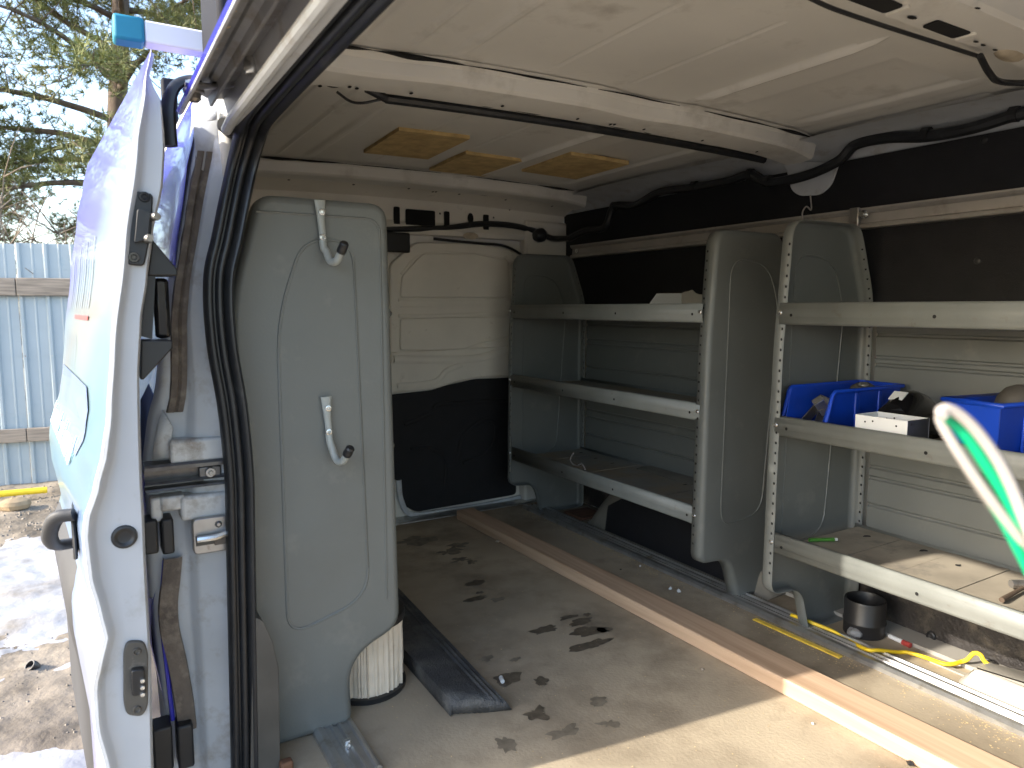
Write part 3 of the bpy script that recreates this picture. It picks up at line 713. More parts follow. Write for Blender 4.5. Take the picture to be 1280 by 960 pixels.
# ---- wheel arch under the far shelf
def wheel_arch(x0, x1, y0, y1, h, side):
    rows = []
    n = 28
    for i in range(n + 1):
        t = i / n; y = y0 + (y1 - y0) * t
        hh = h * min(1, (math.sin(math.pi * min(1, max(0, t))) * 1.5)) ** .85
        hh = max(hh, .004)
        fr = [(x0, FLOOR), (x0 + .010 * side, FLOOR + hh * .45), (x0 + .022 * side, FLOOR + hh * .80), (x0 + .05 * side, FLOOR + hh * .95), (x0 + .09 * side, FLOOR + hh), (x1, FLOOR + hh)]
        rows.append([(x, y, z) for x, z in fr])
    mb = MB(); mb.grid(rows); return mb
wa = part(wheel_arch(1.665, WALL - .004, 1.32, 2.20, .26, 1), 'wheel_arch', 'arch_dust', smooth=50, label='rounded wheel arch with a worn black liner')
n = 24; rows = []
for i in range(n + 1):
    t = .16 + .70 * i / n; y = 1.32 + .88 * t; hh = .26 * min(1, math.sin(math.pi * t) * 1.5) ** .85
    k1 = .9 + .06 * nz(y, 0, 1, 6); 
    rows.append([(1.665 - .0025 + .010 * u / .45 if u <= .45 else 1.675 - .0025 + .012 * (u - .45) / .35, y, FLOOR + hh * u) for u in (.02, .2, .4, .55, .62 * k1)])
mb = MB(); mb.grid(rows); mb.build('arch_liner', 'black_board', wa, smooth=60)
part(wheel_arch(.44, .22, 1.50, 2.32, .24, -1), 'wheel_arch', 'dark_trim', smooth=50, label='wheel arch inside the wall behind the shelf end with hooks')
# ---- rear side shell behind the sliding door
DOOR_O = [(188, 62), (178, 110), (165, 180), (150, 310), (137, 437), (132, 520), (126, 565), (115, 612), (103, 650), (101, 670), (107, 724), (118, 762), (127, 799), (120, 828), (113, 862), (116, 911), (129, 960), (140, 1010), (150, 1150)]
DOOR_I = [(188, 95), (203, 120), (208, 179), (206, 223), (192, 296), (186, 345), (178, 403), (175, 472), (176, 523), (179, 609), (181, 640), (184, 712), (190, 825), (193, 960), (195, 1150)]
YD = 1.13
def curve_xz(pts, Y):
    return sorted([(lambda p: (p[2], p[0]))(at(px, py, Y=Y)) for px, py in pts])
CO = curve_xz(DOOR_O, YD); CI = curve_xz(DOOR_I, YD)
def lerp_curve(C, z):
    if z <= C[0][0]: return C[0][1]
    for i in range(len(C) - 1):
        if C[i][0] <= z <= C[i + 1][0]:
            a = C[max(i - 1, 0)]; b = C[i]; c = C[i + 1]; d = C[min(i + 2, len(C) - 1)]
            t = (z - b[0]) / (c[0] - b[0]); t2 = t * t * (3 - 2 * t)
            return b[1] + (c[1] - b[1]) * (t * .5 + t2 * .5)
    return C[-1][1]
qz = [-1.12 + (.42 + 1.12) * i / 44 for i in range(45)]
def quarter_x(z): return lerp_curve(CO, min(z, .30)) + .093 + max(0, z - .30) * .3
mb = MB(); mb.grid([[(quarter_x(z), 1.36, z), (quarter_x(z) - .002, 1.372, z)] + [(quarter_x(z) - .004 + .0 * y, y, z) for y in (1.5, 1.8, 2.2, REAR + .14)] for z in qz])
part(mb, 'quarter_panel', 'wrap_blue', smooth=60, label='outer side panel with violet blue printed wrap')
part(MB().box(.205, .2145, 1.40, REAR, FLOOR - .02, .40), 'inner_side', 'cream')
# ---- door pillar facing the doorway
prow = [(125, 247, 309), (150, 246, 300), (200, 240, 296), (250, 232, 284), (300, 224, 276), (350, 216, 266), (400, 209, 266), (450, 203, 280), (490, 199, 290), (520, 190, 296), (550, 186, 300), (575, 183, 302), (612, 183, 303), (640, 183, 304), (700, 187, 306), (760, 192, 306), (830, 199, 308), (900, 206, 309), (960, 210, 310), (1010, 212, 312), (1150, 214, 314)]
def pil(y):
    for i in range(len(prow) - 1):
        a, b = prow[i], prow[i + 1]
        if a[0] <= y <= b[0]:
            t = (y - a[0]) / (b[0] - a[0]); return a[1] + (b[1] - a[1]) * t, a[2] + (b[2] - a[2]) * t
    return prow[-1][1:]
rows = []
for k in range(70):
    py = 125 + (1150 - 125) * k / 69; l_, r_ = pil(py)
    z = at((l_ + r_) / 2, py, Y=1.345)[2]
    xl = at(l_, py, Y=1.36)[0]; xr = at(r_, py, Y=1.315)[0]
    w = xr - xl; fl_ = max(0, min(1, (py - 150) / 60)); yy = lambda v: 1.356 + (v - 1.356) * fl_
    rows.append([(xl - .004, 1.40, z), (xl, 1.366, z), (xl + .05 * w, 1.358, z), (xl + .12 * w, 1.356, z), (xl + .38 * w, 1.356, z), (xl + .43 * w, yy(1.352), z), (xl + .48 * w, yy(1.338), z), (xl + .53 * w, yy(1.334), z), (xl + .8 * w, yy(1.325), z), (xr, yy(1.315), z), (xr + .006, yy(1.30), z)])
mb = MB(); mb.grid(rows); pillar = part(mb, 'door_pillar', 'paint', smooth=50, label='bluish white door pillar with old brown sealing strips')
def on_pil(py, u, dy=0.0):      # point on the pillar face, u across its width, dy proud towards the lens
    l_, r_ = pil(py); xl = at(l_, py, Y=1.36)[0]; xr = at(r_, py, Y=1.315)[0]
    z = at((l_ + r_) / 2, py, Y=1.345)[2]
    return Vector((xl + u * (xr - xl), (1.356 if u < .43 else 1.33) - dy, z))
# brown strips in the pillar channel
mb = MB(); pts = [on_pil(py, .27 + .01 * math.sin(py), .006) for py in range(190, 516, 18)]
rows = [[p + Vector((-.0135 + .0025 * nz(p.z, 1, 0, 30), .006, 0)), p + Vector((-.012, -.003, 0)), p + Vector((-.003, -.004, 0)), p + Vector((0, .0, 0)), p + Vector((.004, -.004, 0)), p + Vector((.012, -.003, 0)), p + Vector((.0135, .006, 0))] for p in pts]
mb.grid(rows); mb.build('seal_strip', 'rubber_old', pillar, smooth=40)
lowc = [(697, 217), (730, 214), (760, 211), (790, 213), (820, 220), (850, 226), (880, 231), (912, 235)]
mb = MB(); pts = [Vector(at(x, y, Y=1.338)) for y, x in lowc]; pts = smooth_path(pts, 4)
rows = [[p + Vector((-.016, .012, 0)), p + Vector((-.015, -.002, 0)), p + Vector((-.003, -.005, 0)), p + Vector((.004, -.005, 0)), p + Vector((.014, -.002, 0)), p + Vector((.016, .012, 0))] for p in pts]
mb.grid(rows); mb.build('seal_strip', 'rubber_old', pillar, smooth=40)
# thin violet edge of the wrap beside the strip
mb = MB(); mb.tube([at(206, 700, Y=1.345), at(201, 770, Y=1.345), at(208, 830, Y=1.345), at(216, 900, Y=1.345)], .004, 6); mb.build('wrap_edge', 'wrap_blue', pillar)
# rust spots and sun-catching facet at the top corner
pc = [at(px, py, Y=1.30) for px, py in ((282, 128), (292, 138), (287, 154), (302, 157), (302, 160), (273, 152))]
# black blocks
for (x0, y0, x1, y1, nm) in ((178, 652, 199, 692, 0), (201, 650, 219, 692, 1), (190, 914, 218, 962, 2), (221, 910, 244, 958, 3)):
    a = at(x0, y0, Y=1.315); b = at(x1, y1, Y=1.315)
    MB().box(a[0], b[0], 1.315, 1.36, b[2], a[2]).build('stop_block', 'black_plastic', pillar, bevel=.004)
# folded sheet-metal tabs above the block
a = at(188, 624, Y=1.325); b = at(204, 652, Y=1.325); MB().box(a[0], b[0], 1.325, 1.36, b[2], a[2]).build('metal_tab', 'paint_dirty', pillar, bevel=.004)
a = at(200, 622, Y=1.325); b = at(232, 636, Y=1.325); MB().box(a[0], b[0], 1.322, 1.36, b[2], a[2]).build('metal_tab', 'paint_dirty', pillar, bevel=.004)
a = at(225, 622, Y=1.316); b = at(306, 642, Y=1.316); MB().box(a[0], b[0], 1.318, 1.36, b[2], a[2]).build('ledge', 'paint_dirty', pillar, bevel=.007, seg=3)
a = at(212, 552, Y=1.316); b = at(306, 572, Y=1.316); MB().box(a[0], b[0], 1.320, 1.36, b[2], a[2]).build('ledge', 'paint_dirty', pillar, bevel=.006, seg=3)
# folded bracket of the upper pillar foot
mb = MB(); mb.add([at(190, 575, Y=1.34), at(212, 572, Y=1.335), at(216, 535, Y=1.335), at(204, 512, Y=1.345), at(196, 535, Y=1.35)], [(0, 1, 2), (0, 2, 3, 4)]); mb.build('pillar_foot', 'paint_dirty', pillar, solid=.003)
# rear-side sheets of the wrap seen past the pillar foot
mb = MB(); mb.add([at(176, 600, Y=1.42), at(196, 590, Y=1.40), at(203, 520, Y=1.40), at(186, 480, Y=1.44), at(176, 500, Y=1.46)], [(0, 1, 2, 3, 4)]); part(mb, 'wrap_flap', 'wrap_light', solid=.002)
# centre sliding track (horizontal steel channel) entering the pillar
zt = at(240, 575, Y=1.33)[2]; zb = at(240, 608, Y=1.33)[2]; h = zt - zb
x0, x1 = at(180, 590, Y=1.33)[0], at(306, 590, Y=1.30)[0]
pr = [(1.36, zt), (1.318, zt), (1.314, zt - .004), (1.314, zt - .22 * h), (1.330, zt - .26 * h), (1.332, zt - .58 * h), (1.316, zt - .62 * h), (1.312, zt - .70 * h), (1.332, zt - .76 * h), (1.332, zt - .84 * h), (1.314, zt - .88 * h), (1.312, zb + .002), (1.318, zb), (1.36, zb)]
mb = MB(); mb.add([(x, y, z) for x in (x0, x1) for y, z in pr], [(i, i + 1, len(pr) + i + 1, len(pr) + i) for i in range(len(pr) - 1)])
ct = part(mb, 'slide_track', 'track_steel', smooth=30, label='dark steel sliding track across the pillar')
c = at(262, 589, Y=1.325); MB().box(c[0] - .018, c[0] + .018, 1.318, 1.331, c[2] - .010, c[2] + .010).build('track_stop', 'track_steel', ct, bevel=.002)
MB().lathe([(0, .009), (.003, .009), (.004, .006), (.008, .006), (.009, .0)], (c[0], 1.318, c[2]), 12, axis=(0, -1, 0)).build('track_screw', 'steel', ct)
# striker plate
c = at(264, 668, Y=1.312); w_, h_ = .030, .032
sp_ = MB().prism(rounded([(c[0] - w_, c[2] - h_, .01), (c[0] + w_ + .01, c[2] - h_, .004), (c[0] + w_ + .01, c[2] + h_, .004), (c[0] - w_, c[2] + h_, .01)], 4), 'y', 1.308, 1.33).build('striker_plate', 'steel', pillar, bevel=.002)
MB().box(c[0] - w_ + .004, c[0] + w_, 1.3065, 1.3085, c[2] - .016, c[2] + .002).build('striker_pocket', 'dark_trim', sp_)
MB().tube([(c[0] - w_ + .006, 1.300, c[2] - .002), (c[0] + .004, 1.296, c[2] - .001), (c[0] + w_, 1.300, c[2] + .004)], .006, 8).build('striker_bar', 'bolt', sp_)
MB().box(c[0] + .004, c[0] + w_ + .006, 1.303, 1.3075, c[2] - .018, c[2] - .004).build('striker_latch', 'rubber_old', sp_)
MB().lathe([(0, .004), (.003, .004), (.005, .002), (.006, 0)], (c[0] + .012, 1.307, c[2] + .018), 10, axis=(0, -1, 0)).build('striker_screw', 'steel', sp_)
# ribbed rubber bumper
c = Vector(at(279, 161, Y=1.312)); prof = [(0, .046), (.010, .046), (.014, .040), (.014, .032), (.009, .030)]
for k in range(3): prof += [(.016 + .001 * k, .026 - .010 * k), (.016 + .001 * k, .021 - .010 * k), (.011, .020 - .010 * k), (.011, .018 - .010 * k)]
MB().lathe(prof, c + Vector((.022, .004, 0)), 16, axis=(-.6, -.8, .02)).build('rubber_bumper', 'rubber', pillar, smooth=50)

# ---- doorway seal: triple-lipped rubber along the rear jamb and the head of the opening
sp = [(960, 307), (900, 306), (800, 304), (700, 302), (640, 301), (600, 300), (550, 296), (500, 290), (450, 281), (420, 277), (380, 274), (340, 275), (300, 284), (250, 294), (205, 304)]
path = [Vector(at(307.5, 1020, Y=1.285))] + [Vector(at(x, y, Y=1.285)) for y, x in sp]
cz = path[-1]
path += [Vector((.252, 1.262, .282)), Vector((.2525, 1.225, .298)), Vector((.2520, 1.16, .303)), Vector((.2515, 1.0, .305)), Vector((.2515, .7, .306)), Vector((.2515, .3, .306)), Vector((.2515, -.5, .306))]
path = smooth_path(path, 5)
def seal_rows(path, offs):
    rows = []
    for i, p in enumerate(path):
        t = (path[min(i + 1, len(path) - 1)] - path[max(i - 1, 0)]).normalized()
        a = Vector((1, 0, 0)) - t * t.x; a.normalize()           # across the opening (inwards)
        b = t.cross(a); 
        if b.y > 0 and abs(t.z) > .5: b = -b
        if abs(t.z) <= .5 and b.z > 0: b = -b
        rows.append([p + a * u + b * v for u, v in offs])
    return rows
offs = [(-.024, -.010), (-.022, .006), (-.017, .011), (-.012, .010), (-.0095, .003), (-.007, .003), (-.005, .011), (0, .014), (.004, .012), (.006, .004), (.0085, .006), (.012, .013), (.018, .015), (.022, .010), (.024, 0), (.024, -.02)]
mb = MB(); mb.grid(seal_rows(path, offs)); part(mb, 'door_seal', 'rubber', smooth=60, label='black ribbed rubber seal round the side doorway')
# plastic trim at the foot of the jamb
pl = [at(px, py, Y=1.275) for px, py in ((316, 770), (328, 775), (340, 800), (348, 835), (349, 900), (350, 965), (350, 1010), (312, 1010))]
part(MB().prism(rounded([(p[0], p[2], .006) for p in pl], 3), 'y', 1.272, 1.335), 'jamb_trim', 'dark_trim', bevel=.004)
part(MB().box(.222, .272, 1.235, 1.314, .316, .452), 'sun_leak_block', 'cream')  # unseen block added to stop sun leaking in above the seal
part(MB().box(.216, .262, 1.315, REAR - .06, .215, .452), 'cant_rail', 'cream', bevel=.012)
# ---- head of the doorway: roof edge, sliding channel and rain lips
prof = [(.206, .40), (.170, .345), (.1435, .312), (.147, .306), (.153, .309), (.158, .328), (.166, .340), (.180, .342), (.190, .338), (.193, .326), (.197, .326), (.201, .338), (.214, .340), (.219, .318), (.222, .300), (.2265, .297), (.238, .296), (.243, .315)]
part(MB().strip(prof, -1.0, 1.275, 1), 'door_head', 'head_shade_grey', smooth=35, label='sheet-metal head of the doorway with the upper sliding channel')
part(MB().strip([(x + (-.0015 if i < 3 else 0), z - .001) for i, (x, z) in enumerate(prof[:4])], -1.0, 1.27, 1), 'wrap_lip', 'wrap_blue')
part(MB().strip([(x - .0004, z - .0008) for x, z in ((.1445, .3095), (.147, .306), (.151, .3075))], -1.0, 1.272, 1), 'head_lip', 'paint')
part(MB().strip([(.2215, .2985), (.2265, .2958), (.234, .2948), (.240, .300)], -1.0, 1.274, 1), 'head_flange', 'paint')
mb = MB(); mb.tube([(.2135, -1.0, .2945), (.2135, .9, .2945), (.2135, 1.20, .293), (.216, 1.27, .290)], .0085, 10); part(mb, 'rain_lip', 'paint', label='pale rolled lip under the sliding channel')
part(MB().box(.165, .190, -1.0, 1.2, .3415, .3445), 'channel_floor', 'track_steel')
rnd = random.Random(9)
mb = MB()
for k in range(7):
    y = rnd.uniform(.6, 1.15); mb.obox((.156 + rnd.uniform(0, .006), y, .322), (.004, .003, .003), (0, .0006, 0), (.0004, 0, .0006))
part(mb, 'straw_litter', 'sawdust')['kind'] = 'stuff'
# corner gusset of the jamb
mb = MB(); mb.add([(.22, 1.35, .22), (.275, 1.35, .27), (.30, 1.352, .40), (.20, 1.352, .41), (.175, 1.352, .34), (.18, 1.35, .24)], [(0, 1, 2, 3, 4, 5)]); part(mb, 'head_gusset', 'paint', solid=.004)
mb = MB(); mb.add([at(258, 132, Y=1.340), at(272, 138, Y=1.318), at(270, 150, Y=1.318), at(256, 152, Y=1.342)], [(0, 1, 2, 3)]); part(mb, 'sun_facet', 'paint', solid=.002)  # small tab added at this angle to catch a patch of sun
# upper roller arm: black curved arm bolted to the door, steel carriage in the channel
mb = MB(); pth = smooth_path([at(212, 183, Y=1.20), at(210, 155, Y=1.20), at(211, 128, Y=1.20), at(219, 108, Y=1.20), at(235, 100, Y=1.20), at(250, 100, Y=1.19)], 5)
mb.tube(pth, [.013] * 6 + [.013 - .0003 * i for i in range(len(pth) - 6)], 10, flat=.7); arm = part(mb, 'roller_arm', 'black_plastic', label='black curved upper roller arm')
c = Vector(at(242, 112, Y=1.19)); MB().lathe([(0, .012), (.009, .012), (.012, .008), (.012, .002), (.015, .0), (.015, -.005), (.010, -.006), (.010, -.014), (.006, -.018), (0, -.018)], c, 14).build('pivot_bolt', 'steel', arm)
mb = MB(); pth = [c + Vector((-.012, -.01, .004)), c + Vector((.012, -.012, .003)), c + Vector((.03, .0, .010)), c + Vector((.05, -.01, .014)), c + Vector((.07, -.03, .022))]
mb.tube(smooth_path(pth, 5), .013, 10, flat=.35, up=(0, 0, 1)); MBo = mb.build('carriage', 'steel', arm, smooth=60)
MB().lathe([(0, .012), (.010, .012), (.012, .006), (.012, -.006), (.010, -.010), (0, -.010)], at(316, 84, Z=.327), 14).build('channel_roller', 'bolt', arm)

# ---- sliding door
LEN = .97
def sway(y): return -.075 * (y - YD)           # the open door stands slightly out at its rear end
zs = [-1.02 + (CO[-1][0] + 1.02) * i / 90 for i in range(91)]
rows = []
for z in zs:
    xo = lerp_curve(CO, z); xi = max(lerp_curve(CI, min(z, CI[-1][0])), xo + .004)
    top = max(0, (z - .20) / .16)
    if z > CI[-1][0]: xi = xo + .006
    w = xi - xo
    r_ = [(xo + .001 + sway(y), y, z) for y in (YD + LEN, YD + .75, YD + .5, YD + .3, YD + .15, YD + .06)]
    r_ += [(xo, YD + .010, z), (xo + .001, YD + .004, z)]
    rows.append(r_)
skin = MB(); skin.grid(rows)
door = part(skin, 'sliding_door', 'door_wrap', smooth=50, label='open sliding door with a colourful printed wrap')
rows = []
for z in zs:
    xo = lerp_curve(CO, z); xi = max(lerp_curve(CI, min(z, CI[-1][0])), xo + .004)
    if z > CI[-1][0]: xi = xo + .006
    k = min(1, (xi - xo) / .05)
    rows.append([(xo + .0011, YD + .0039, z), (xo + .003 * k, YD, z), (xo + .008 * k, YD - .0015, z), (xo + .012 * k, YD + .001, z), (xo + .016 * k, YD + .009, z), (xo + .020 * k, YD + .012, z), ((xo + xi) / 2, YD + .013, z), (xi - .004 * k, YD + .013, z), (xi, YD + .019, z), (xi - .002, YD + .06, z), (xi - .004 + sway(YD + LEN), YD + LEN, z)])
mb = MB(); mb.grid(rows); edge = mb.build('leading_edge', 'door_edge', door, smooth=40); edge['label'] = 'bare bluish white leading edge of the sliding door'
def ed(px, py, dy=0.0): return Vector(at(px, py, Y=YD + .013 - dy))
# upper latch plate
a = ed(175, 285, .004)
pts = [ed(x, y, 0) for x, y in ((167, 239), (191, 243), (189, 290), (180, 333), (158, 331), (160, 290))]
pl_ = MB().prism(rounded([(p.x, p.z, .006) for p in pts], 4), 'y', YD + .006, YD + .016).build('latch_plate', 'black_plastic', door, bevel=.002); pl_['label'] = 'black upper locating plate on the door edge'
pts = [ed(x, y, 0) for x, y in ((171, 262), (187, 266), (184, 300), (167, 305))]
MB().prism(rounded([(p.x, p.z, .004) for p in pts], 3), 'y', YD - .004, YD + .008).build('latch_block', 'black_plastic', door, bevel=.003)
for (px, py) in ((180, 247), (167, 322)):
    p = ed(px, py); MB().lathe([(0, .002), (.003, .002), (.004, .004), (.007, .004), (.008, 0)], (p.x, YD + .007, p.z), 12, axis=(0, -1, 0)).build('latch_screw', 'black_gloss', door)
for (px, py) in ((190, 272), (181, 299)):
    p = ed(px, py); MB().lathe([(0, .016), (.005, .016), (.006, .013), (.006, 0)], (p.x, YD + .006, p.z), 10, axis=(.35, -1, 0)).build('latch_pin', 'steel', door)
# round grommet
p = ed(155.5, 671); MB().lathe([(0, .0006), (.008, .0006), (.0095, .001), (.0105, .002), (.0135, .003), (.0165, .002), (.0175, -.001)], (p.x, YD + .012, p.z), 20, axis=(0, -1, 0)).build('edge_grommet', 'black_plastic', door)
# lower contact plate
pts = [ed(x, y) for x, y in ((158, 800), (180, 800), (185, 815), (185, 880), (178, 894), (158, 892), (154, 875), (154, 815))]
MB().prism(rounded([(p.x, p.z, .008) for p in pts], 4), 'y', YD + .007, YD + .016).build('contact_plate', 'dark_trim', door, bevel=.002)
pts = [ed(x, y) for x, y in ((163, 832), (180, 830), (182, 862), (164, 865))]
MB().prism(rounded([(p.x, p.z, .005) for p in pts], 3), 'y', YD - .004, YD + .009).build('contact_block', 'black_plastic', door, bevel=.002)
for k in range(3):
    p = ed(177, 844 + 8.5 * k); MB().lathe([(0, .004), (.003, .0035), (.0035, 0)], (p.x, YD - .004, p.z), 10, axis=(0, -1, 0)).build('contact_pin', 'bolt', door)
for (px, py) in ((171, 812), (171, 884)):
    p = ed(px, py); MB().lathe([(0, .001), (.003, .001), (.0045, .003), (.006, 0)], (p.x, YD + .007, p.z), 12, axis=(0, -1, 0)).build('plate_screw', 'dark_trim', door)
# black inner mount beside the edge
def inn(px, py): p = at(px, py, Y=YD + .05); return (p[0], p[2])
pts = [inn(*q) for q in ((184, 345), (190, 300), (221, 337), (221, 345), (192, 345))]
MB().prism(pts, 'y', YD + .04, YD + .10).build('guide_mount', 'black_plastic', door, bevel=.002)
pts = [inn(*q) for q in ((176, 425), (215, 425), (215, 435), (179, 474), (175, 474))]
MB().prism(pts, 'y', YD + .04, YD + .10).build('guide_mount', 'black_plastic', door, bevel=.002)
pts = [inn(*q) for q in ((176, 420), (184, 345), (194, 345), (190, 424))]
MB().prism(pts, 'y', YD + .045, YD + .10).build('mount_back', 'black_plastic', door)
a = inn(191, 347); b = inn(215, 423); MB().box(a[0], b[0], YD + .055, YD + .09, b[1], a[1]).build('glossy_guide', 'black_gloss', door, bevel=.006)
# handle on the outer skin
p = at(92, 652, Y=1.30); hx = lerp_curve(CO, p[2]) + sway(1.30); z0 = p[2]
mb = MB(); mb.tube(smooth_path([(hx + .004, 1.21, z0 + .034), (hx - .018, 1.22, z0 + .030), (hx - .029, 1.245, z0 + .004), (hx - .030, 1.275, z0 - .02), (hx - .022, 1.305, z0 - .036), (hx + .004, 1.32, z0 - .040)], 5), .0115, 10, flat=.75)
MBh = mb.build('door_handle', 'clad', door, smooth=80); MBh['label'] = 'dark grey pull handle on the sliding door'
MB().obox((hx + .002, 1.27, z0 - .005), (.003, 0, 0), (0, .05, 0), (0, 0, .034)).build('handle_cup', 'black_plastic', door, bevel=.003)
# lower cladding strip
rows = []
for z in [-.98, -.96] + [-.93 + .03 * i for i in range(15)] + [-.48]:
    rows.append([(lerp_curve(CO, z) + sway(1.515) + .004, 1.515, z)] + [(lerp_curve(CO, z) + sway(y) - (.005 if -.97 < z < -.49 else -.002), y, z) for y in (1.53, 1.8, YD + LEN - .01)])
mb = MB(); mb.grid(rows); mb.build('lower_cladding', 'clad', door, smooth=40)
# printed lettering and band
def on_door(y, z, off=.002): return (lerp_curve(CO, z) + sway(y) - off, y, z)
lt = text_mb('Licensed and Insured', .072, lambda x, y, z: on_door(2.07 - x, -.275 + y, .0026 + z), shear=.25, bold=.001)
lt.build('door_lettering', 'lettering', door, smooth=0)
mb = MB(); rows = []
for j in range(13):
    y = 1.36 + (2.05 - 1.36) * j / 12; lo_, hi_ = -.255, -.135
    if j == 0: lo_, hi_ = -.22, -.17
    rows.append([on_door(y, lo_ + (hi_ - lo_) * k / 24, .0012) for k in range(25)])
mb.grid(rows); mb.build('blue_band', 'wrap_light', door, smooth=60)
def stem(y, z0, z1, w, m='lettering_grey', name='sign_stem'):
    mb = MB(); mb.grid([[on_door(y, z0 + (z1 - z0) * k / 16, .0014), on_door(y + w, z0 + (z1 - z0) * k / 16, .0014)] for k in range(17)]); mb.build(name, m, door, smooth=0)
for k in range(11): stem(1.50 + k * .05, .0, .13, .007 if k % 3 else .014)       # tall narrow letter stems of the printed sign, too slanted to read
for k in range(5): stem(1.72 + k * .065, -.13, -.055, .008)
stem(1.48, -.022, -.014, .30, 'red_ink', 'sign_underline')
# ---- roof rack crossbar
part(MB().box(.135, 2.0, 1.655, 1.70, .532, .575), 'rack_bar', 'rack_white', bevel=.004, label='white roof rack bar')
part(MB().box(.079, .1345, 1.652, 1.703, .529, .578), 'rack_end_cap', 'teal_cap', bevel=.006, label='teal end cap of the roof rack bar')
part(MB().box(.235, .285, 1.42, 1.62, .49, .68), 'rack_foot', 'rack_dark', bevel=.01)
c = at(211, 110, Y=2.35); part(MB().box(c[0] - .02, c[0] + .02, 2.33, 2.37, .40, .66), 'rack_foot', 'rack_dark', bevel=.006)
# ---- front of the doorway and running gear outside the picture
part(MB().box(.14, .25, -.42, -.28, -1.1, .36), 'front_pillar', 'paint', bevel=.02)
part(MB().box(.05, .10, -1.30, -.43, -1.1, -.12), 'front_door', 'wrap_blue', bevel=.02)
part(MB().box(.14, 1.96, REAR + .055, REAR + .09, -1.05, .42), 'rear_skin', 'wrap_blue', bevel=.02)
part(MB().box(.12, 1.98, -1.3, REAR + .05, FLOOR - .14, FLOOR - .11), 'underbody', 'black_plastic')
for (x, y) in ((.20, 2.02), (1.86, 2.02), (.20, -1.0), (1.86, -1.0)):
    w = MB(); w.lathe([(.17, -.09), (.29, -.10), (.32, -.08), (.325, 0), (.32, .08), (.29, .10), (.17, .09)], (x, y, GROUND + .318), 32, axis=(1, 0, 0)); wh = part(w, 'wheel', 'tyre', smooth=40)
    MB().lathe([(0, -.06), (.15, -.07), (.175, -.088), (.175, .088), (.15, .07), (0, .06)], (x, y, GROUND + .318), 24, axis=(1, 0, 0)).build('rim', 'steel', wh)

# ================================================================== SHELVING
PANEL = [(.010, -.685, .025), (.0, -.71, .012), (.115, -.722, .04), (.155, -.8495, .022), (.365, -.8495, .022), (.365, .02, .06), (.292, .212, .035), (.028, .212, .045), (.010, .10, .03)]
PANEL_R = [(.0, -.715, .035), (.118, -.722, .045), (.157, -.8495, .022), (.365, -.8495, .022), (.365, .02, .06), (.292, .212, .035), (.030, .212, .045), (.008, -.1, .05)]
PANEL_L = [(.0, -.665, .035), (.112, -.712, .06), (.108, -.8495, .022), (.320, -.8495, .022), (.312, .01, .06), (.258, .203, .03), (.012, .203, .035)]
BEAD_R = [(.075, -.62, .06), (.245, -.60, .06), (.29, .0, .08), (.235, .125, .06), (.085, .135, .06)]
BEAD_L = [(.068, -.585, .06), (.232, -.632, .05), (.232, -.02, .08), (.180, .128, .05), (.085, .128, .06)]
def inset(poly, d):
    n = len(poly); out = []
    area = sum(poly[i][0] * poly[(i + 1) % n][1] - poly[(i + 1) % n][0] * poly[i][1] for i in range(n)); sgn = 1 if area > 0 else -1
    for i in range(n):
        a = Vector(poly[i - 1]); b = Vector(poly[i]); c = Vector(poly[(i + 1) % n])
        t = (c - a)
        if t.length < 1e-9: out.append(tuple(b)); continue
        t.normalize(); nrm = Vector((-t.y, t.x)) * sgn
        out.append(tuple(b + nrm * d))
    return out
def end_panel(unit, y, inward, outline, beadl, X0, dirx, holes_front=True, bead_out=True):
    """pressed end panel: flat face at y, flanges folded towards `inward` (+1 / -1 along Y)"""
    poly = rounded(outline, 6)
    f3 = lambda p, d: (X0 + dirx * p[0], y + inward * d, p[1])
    loops = [inset(poly, .0150), inset(poly, .0135), inset(poly, .008), inset(poly, .003), inset(poly, .0007), poly, poly]
    deps = [0, 0, .0012, .005, .010, .015, .036]
    mb = MB(); rows = [[f3(p, d) for p in lp] for lp, d in zip(loops, deps)]
    mb.grid(rows, True); n = len(poly); mb.f.append(tuple(range(n)))
    o = mb.build('end_panel', 'grey', unit, smooth=40, solid=.0016)
    bl = rounded(beadl, 7); bp = MB(); bp.tube([f3(p, 0) for p in bl], .0032, 6, closed=True); bp.build('panel_bead', 'grey', o, smooth=60)
    # punched holes along front and back flanges
    hb = MB(); z = -.66 if outline is not PANEL_L else -.60
    while z < .17:
        def edge_u(front):
            best = None
            for i in range(n):
                a, b = poly[i], poly[(i + 1) % n]
                if (a[1] - z) * (b[1] - z) <= 0 and a[1] != b[1]:
                    u = a[0] + (b[0] - a[0]) * (z - a[1]) / (b[1] - a[1])
                    best = u if best is None else (min(best, u) if front else max(best, u))
            return best
        for front, s in ((True, -1), (False, 1)):
            u = edge_u(front)
            hb.disc((X0 + dirx * (u + s * .0012), y + inward * .0285, z), (dirx * s, 0, 0), .0030, 8, .0036)
            if not front: hb.disc((X0 + dirx * (u - .0012), y + inward * .0285, z), (-dirx, 0, 0), .0030, 8, .0036)
        z += .0254
    hb.build('punched_hole', 'hole', o, smooth=0)['kind'] = 'stuff'
    return o
